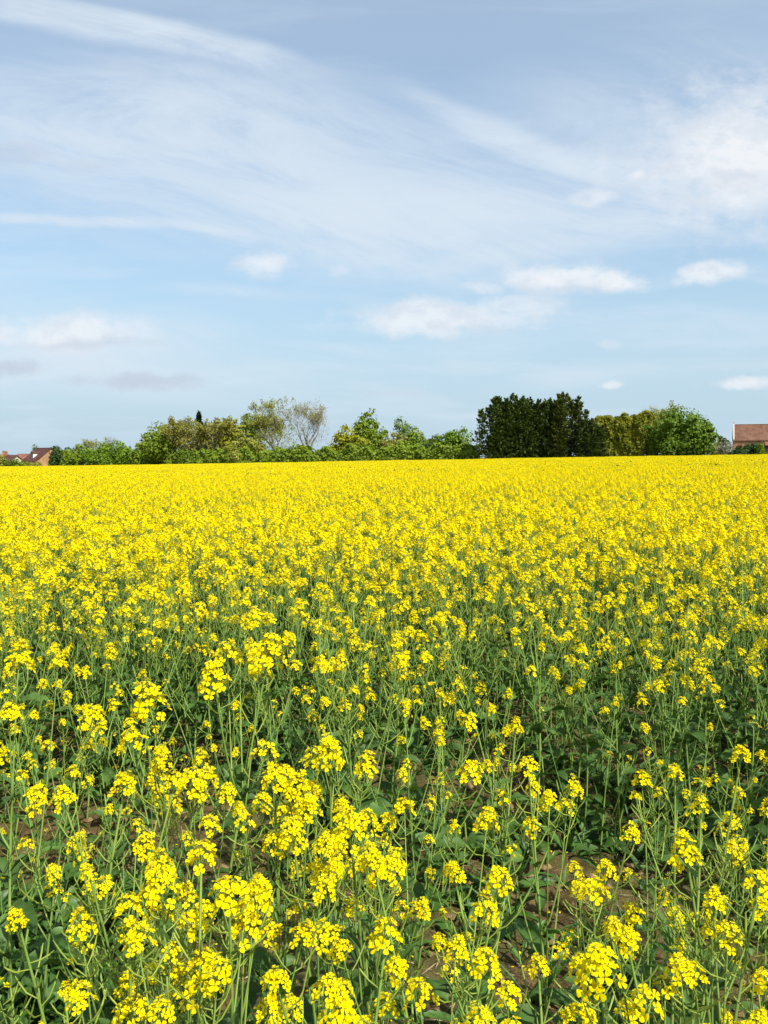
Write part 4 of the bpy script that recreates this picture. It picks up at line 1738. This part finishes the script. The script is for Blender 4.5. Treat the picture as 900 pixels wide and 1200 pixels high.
    veil = vsum([
        blob(150, 38, 270, 26, -12, W1, 'w', 1.5),
        blob(20, 4, 140, 26, -10, W1, 'w', .5),
        blob(270, 190, 560, 135, -6, W1, 'w', .85),
        blob(120, 130, 320, 90, -4, W1, 'w', .30),
        blob(480, 255, 480, 62, 3, W1, 'w', .75),
        blob(400, 290, 330, 22, -9, W1, 'w', .55),
        blob(560, 296, 200, 18, 8, W1, 'w', .35),
        blob(110, 260, 260, 9, -5, W1, 'w', 1.3),
        blob(760, 262, 330, 40, 12, W1, 'w', .45),
        blob(610, 165, 180, 24, -24, W1, 'w', .9),
        blob(700, 195, 90, 22, -16, W1, 'w', .45),
        blob(760, 150, 330, 130, 8, W1, 'w', .42),
        blob(330, 340, 210, 12, -1, W1, 'w', .42),
        blob(420, 403, 150, 8, -2, W1, 'w', .35),
        blob(120, 395, 220, 44, 0, W1, 'w', .55),
        blob(840, 385, 160, 30, 6, W1, 'w', .25),
        blob(100, 430, 380, 50, -4, W1, 'w', .55),
        blob(660, 440, 120, 22, 8, W1, 'w', .20),
    ])
    veil = math_('MULTIPLY', veil, math_('MULTIPLY_ADD', fibv, 1.15, .16))
    # general thin haze streaks and the pale band over the horizon
    veil = math_('ADD', math_('MULTIPLY', veil, 1.05), math_('MULTIPLY', lowv, sstep(T, .42, .05, .12, .42)))
    veil = math_('ADD', veil, sstep(T, .12, .62, .0, .26))
    veil = math_('SUBTRACT', 1.0, math_('EXPONENT', math_('MULTIPLY', veil, -1.7)))
    hz = sstep(T, .46, .0, 0.0, .92)
    # heaped clouds
    C1 = (1.02, .3)
    cum = vmax([
        blob(860, 185, 160, 100, 8, (1.1, .2), 'c', 1.0),
        blob(880, 225, 130, 40, 6, (1.0, .2), 'c', .7),
        blob(800, 205, 110, 60, 12, (1.1, .0), 'c', .7),
        blob(742, 207, 24, 14, 0, (1.0, .2), 'c', .75),
        blob(700, 230, 38, 16, 0, (1.0, .1), 'c', .6),
        blob(300, 308, 42, 22, 0, (1.0, .2), 'c', .75),
        blob(395, 318, 20, 10, 0, (1.0, .0), 'c', .35),
        blob(660, 327, 84, 22, 0, C1, 'c', .98),
        blob(722, 330, 54, 18, 0, C1, 'c', .95),
        blob(625, 325, 50, 18, 0, C1, 'c', .85),
        blob(840, 319, 58, 15, 4, C1, 'c', .85),
        blob(520, 374, 140, 28, 4, C1, 'c', .8),
        blob(600, 356, 70, 13, 0, C1, 'c', .55),
        blob(566, 340, 36, 9, 0, C1, 'c', .45),
        blob(70, 390, 140, 30, 0, (1.0, .2), 'c', .8),
        blob(885, 447, 44, 10, 6, C1, 'c', .8),
        blob(714, 448, 22, 6, 0, C1, 'c', .7),
        blob(716, 404, 18, 6, 0, C1, 'c', .4),
    ])
    grey = vmax([
        blob(160, 449, 110, 15, 0, (1.0, .1), 'c', .8),
        blob(12, 430, 60, 15, 0, (1.0, .1), 'c', .8),
        blob(90, 404, 110, 10, 0, (1.0, .0), 'c', .55),
        blob(30, 182, 75, 22, 0, (1.0, .0), 'c', .42),
        blob(110, 190, 60, 12, 0, (1.0, .0), 'c', .30),
        blob(150, 80, 44, 16, -8, (1.0, .0), 'c', .22),
        blob(550, 386, 70, 8, 0, (1.0, .0), 'c', .28),
        blob(670, 340, 80, 7, 0, (1.0, .0), 'c', .25),
        blob(850, 215, 120, 20, 6, (1.0, .0), 'c', .18),
        blob(460, 458, 60, 7, 0, (1.0, .0), 'c', .25),
    ])

    def mix(fac, a, b):
        n = N.new('ShaderNodeMix')
        n.data_type = 'RGBA'
        L.new(fac, n.inputs[0])
        if isinstance(a, tuple):
            n.inputs[6].default_value = (*a, 1)
        else:
            L.new(a, n.inputs[6])
        if isinstance(b, tuple):
            n.inputs[7].default_value = (*b, 1)
        else:
            L.new(b, n.inputs[7])
        return n.outputs[2]

    def lum(c):
        return tuple(q * 1.02 / SK for q in c)
    tint = N.new('ShaderNodeMix')
    tint.data_type = 'RGBA'
    tint.blend_type = 'MULTIPLY'
    tint.inputs[0].default_value = 1
    L.new(sky.outputs[0], tint.inputs[6])
    tint.inputs[7].default_value = (.97, 1.10, 1.08, 1)
    col = mix(hz, tint.outputs[2], lum((.345, .455, .545)))
    col = mix(veil, col, lum((.475, .54, .605)))
    nR2 = noi(vec(S, math_('MULTIPLY', math_('ADD', T, .016), 1.6), 5.1), 16, 7, .62)
    shade = sstep(math_('SUBTRACT', nR.outputs['Fac'], nR2.outputs['Fac']), -.16, .10)
    puff = mix(shade, lum((.50, .535, .585)), lum((.605, .62, .64)))
    col = mix(math_('MULTIPLY', cum, .92), col, puff)
    col = mix(grey, col, lum((.37, .42, .50)))
    L.new(col, bg.inputs['Color'])
    L.new(bg.outputs[0], out.inputs['Surface'])
    w.cycles.sampling_method = 'MANUAL'
    w.cycles.sample_map_resolution = 1024


build_world()

scene.cycles.max_bounces = 6
scene.cycles.diffuse_bounces = 3
scene.cycles.transmission_bounces = 3
scene.cycles.glossy_bounces = 2
scene.cycles.use_denoising = True
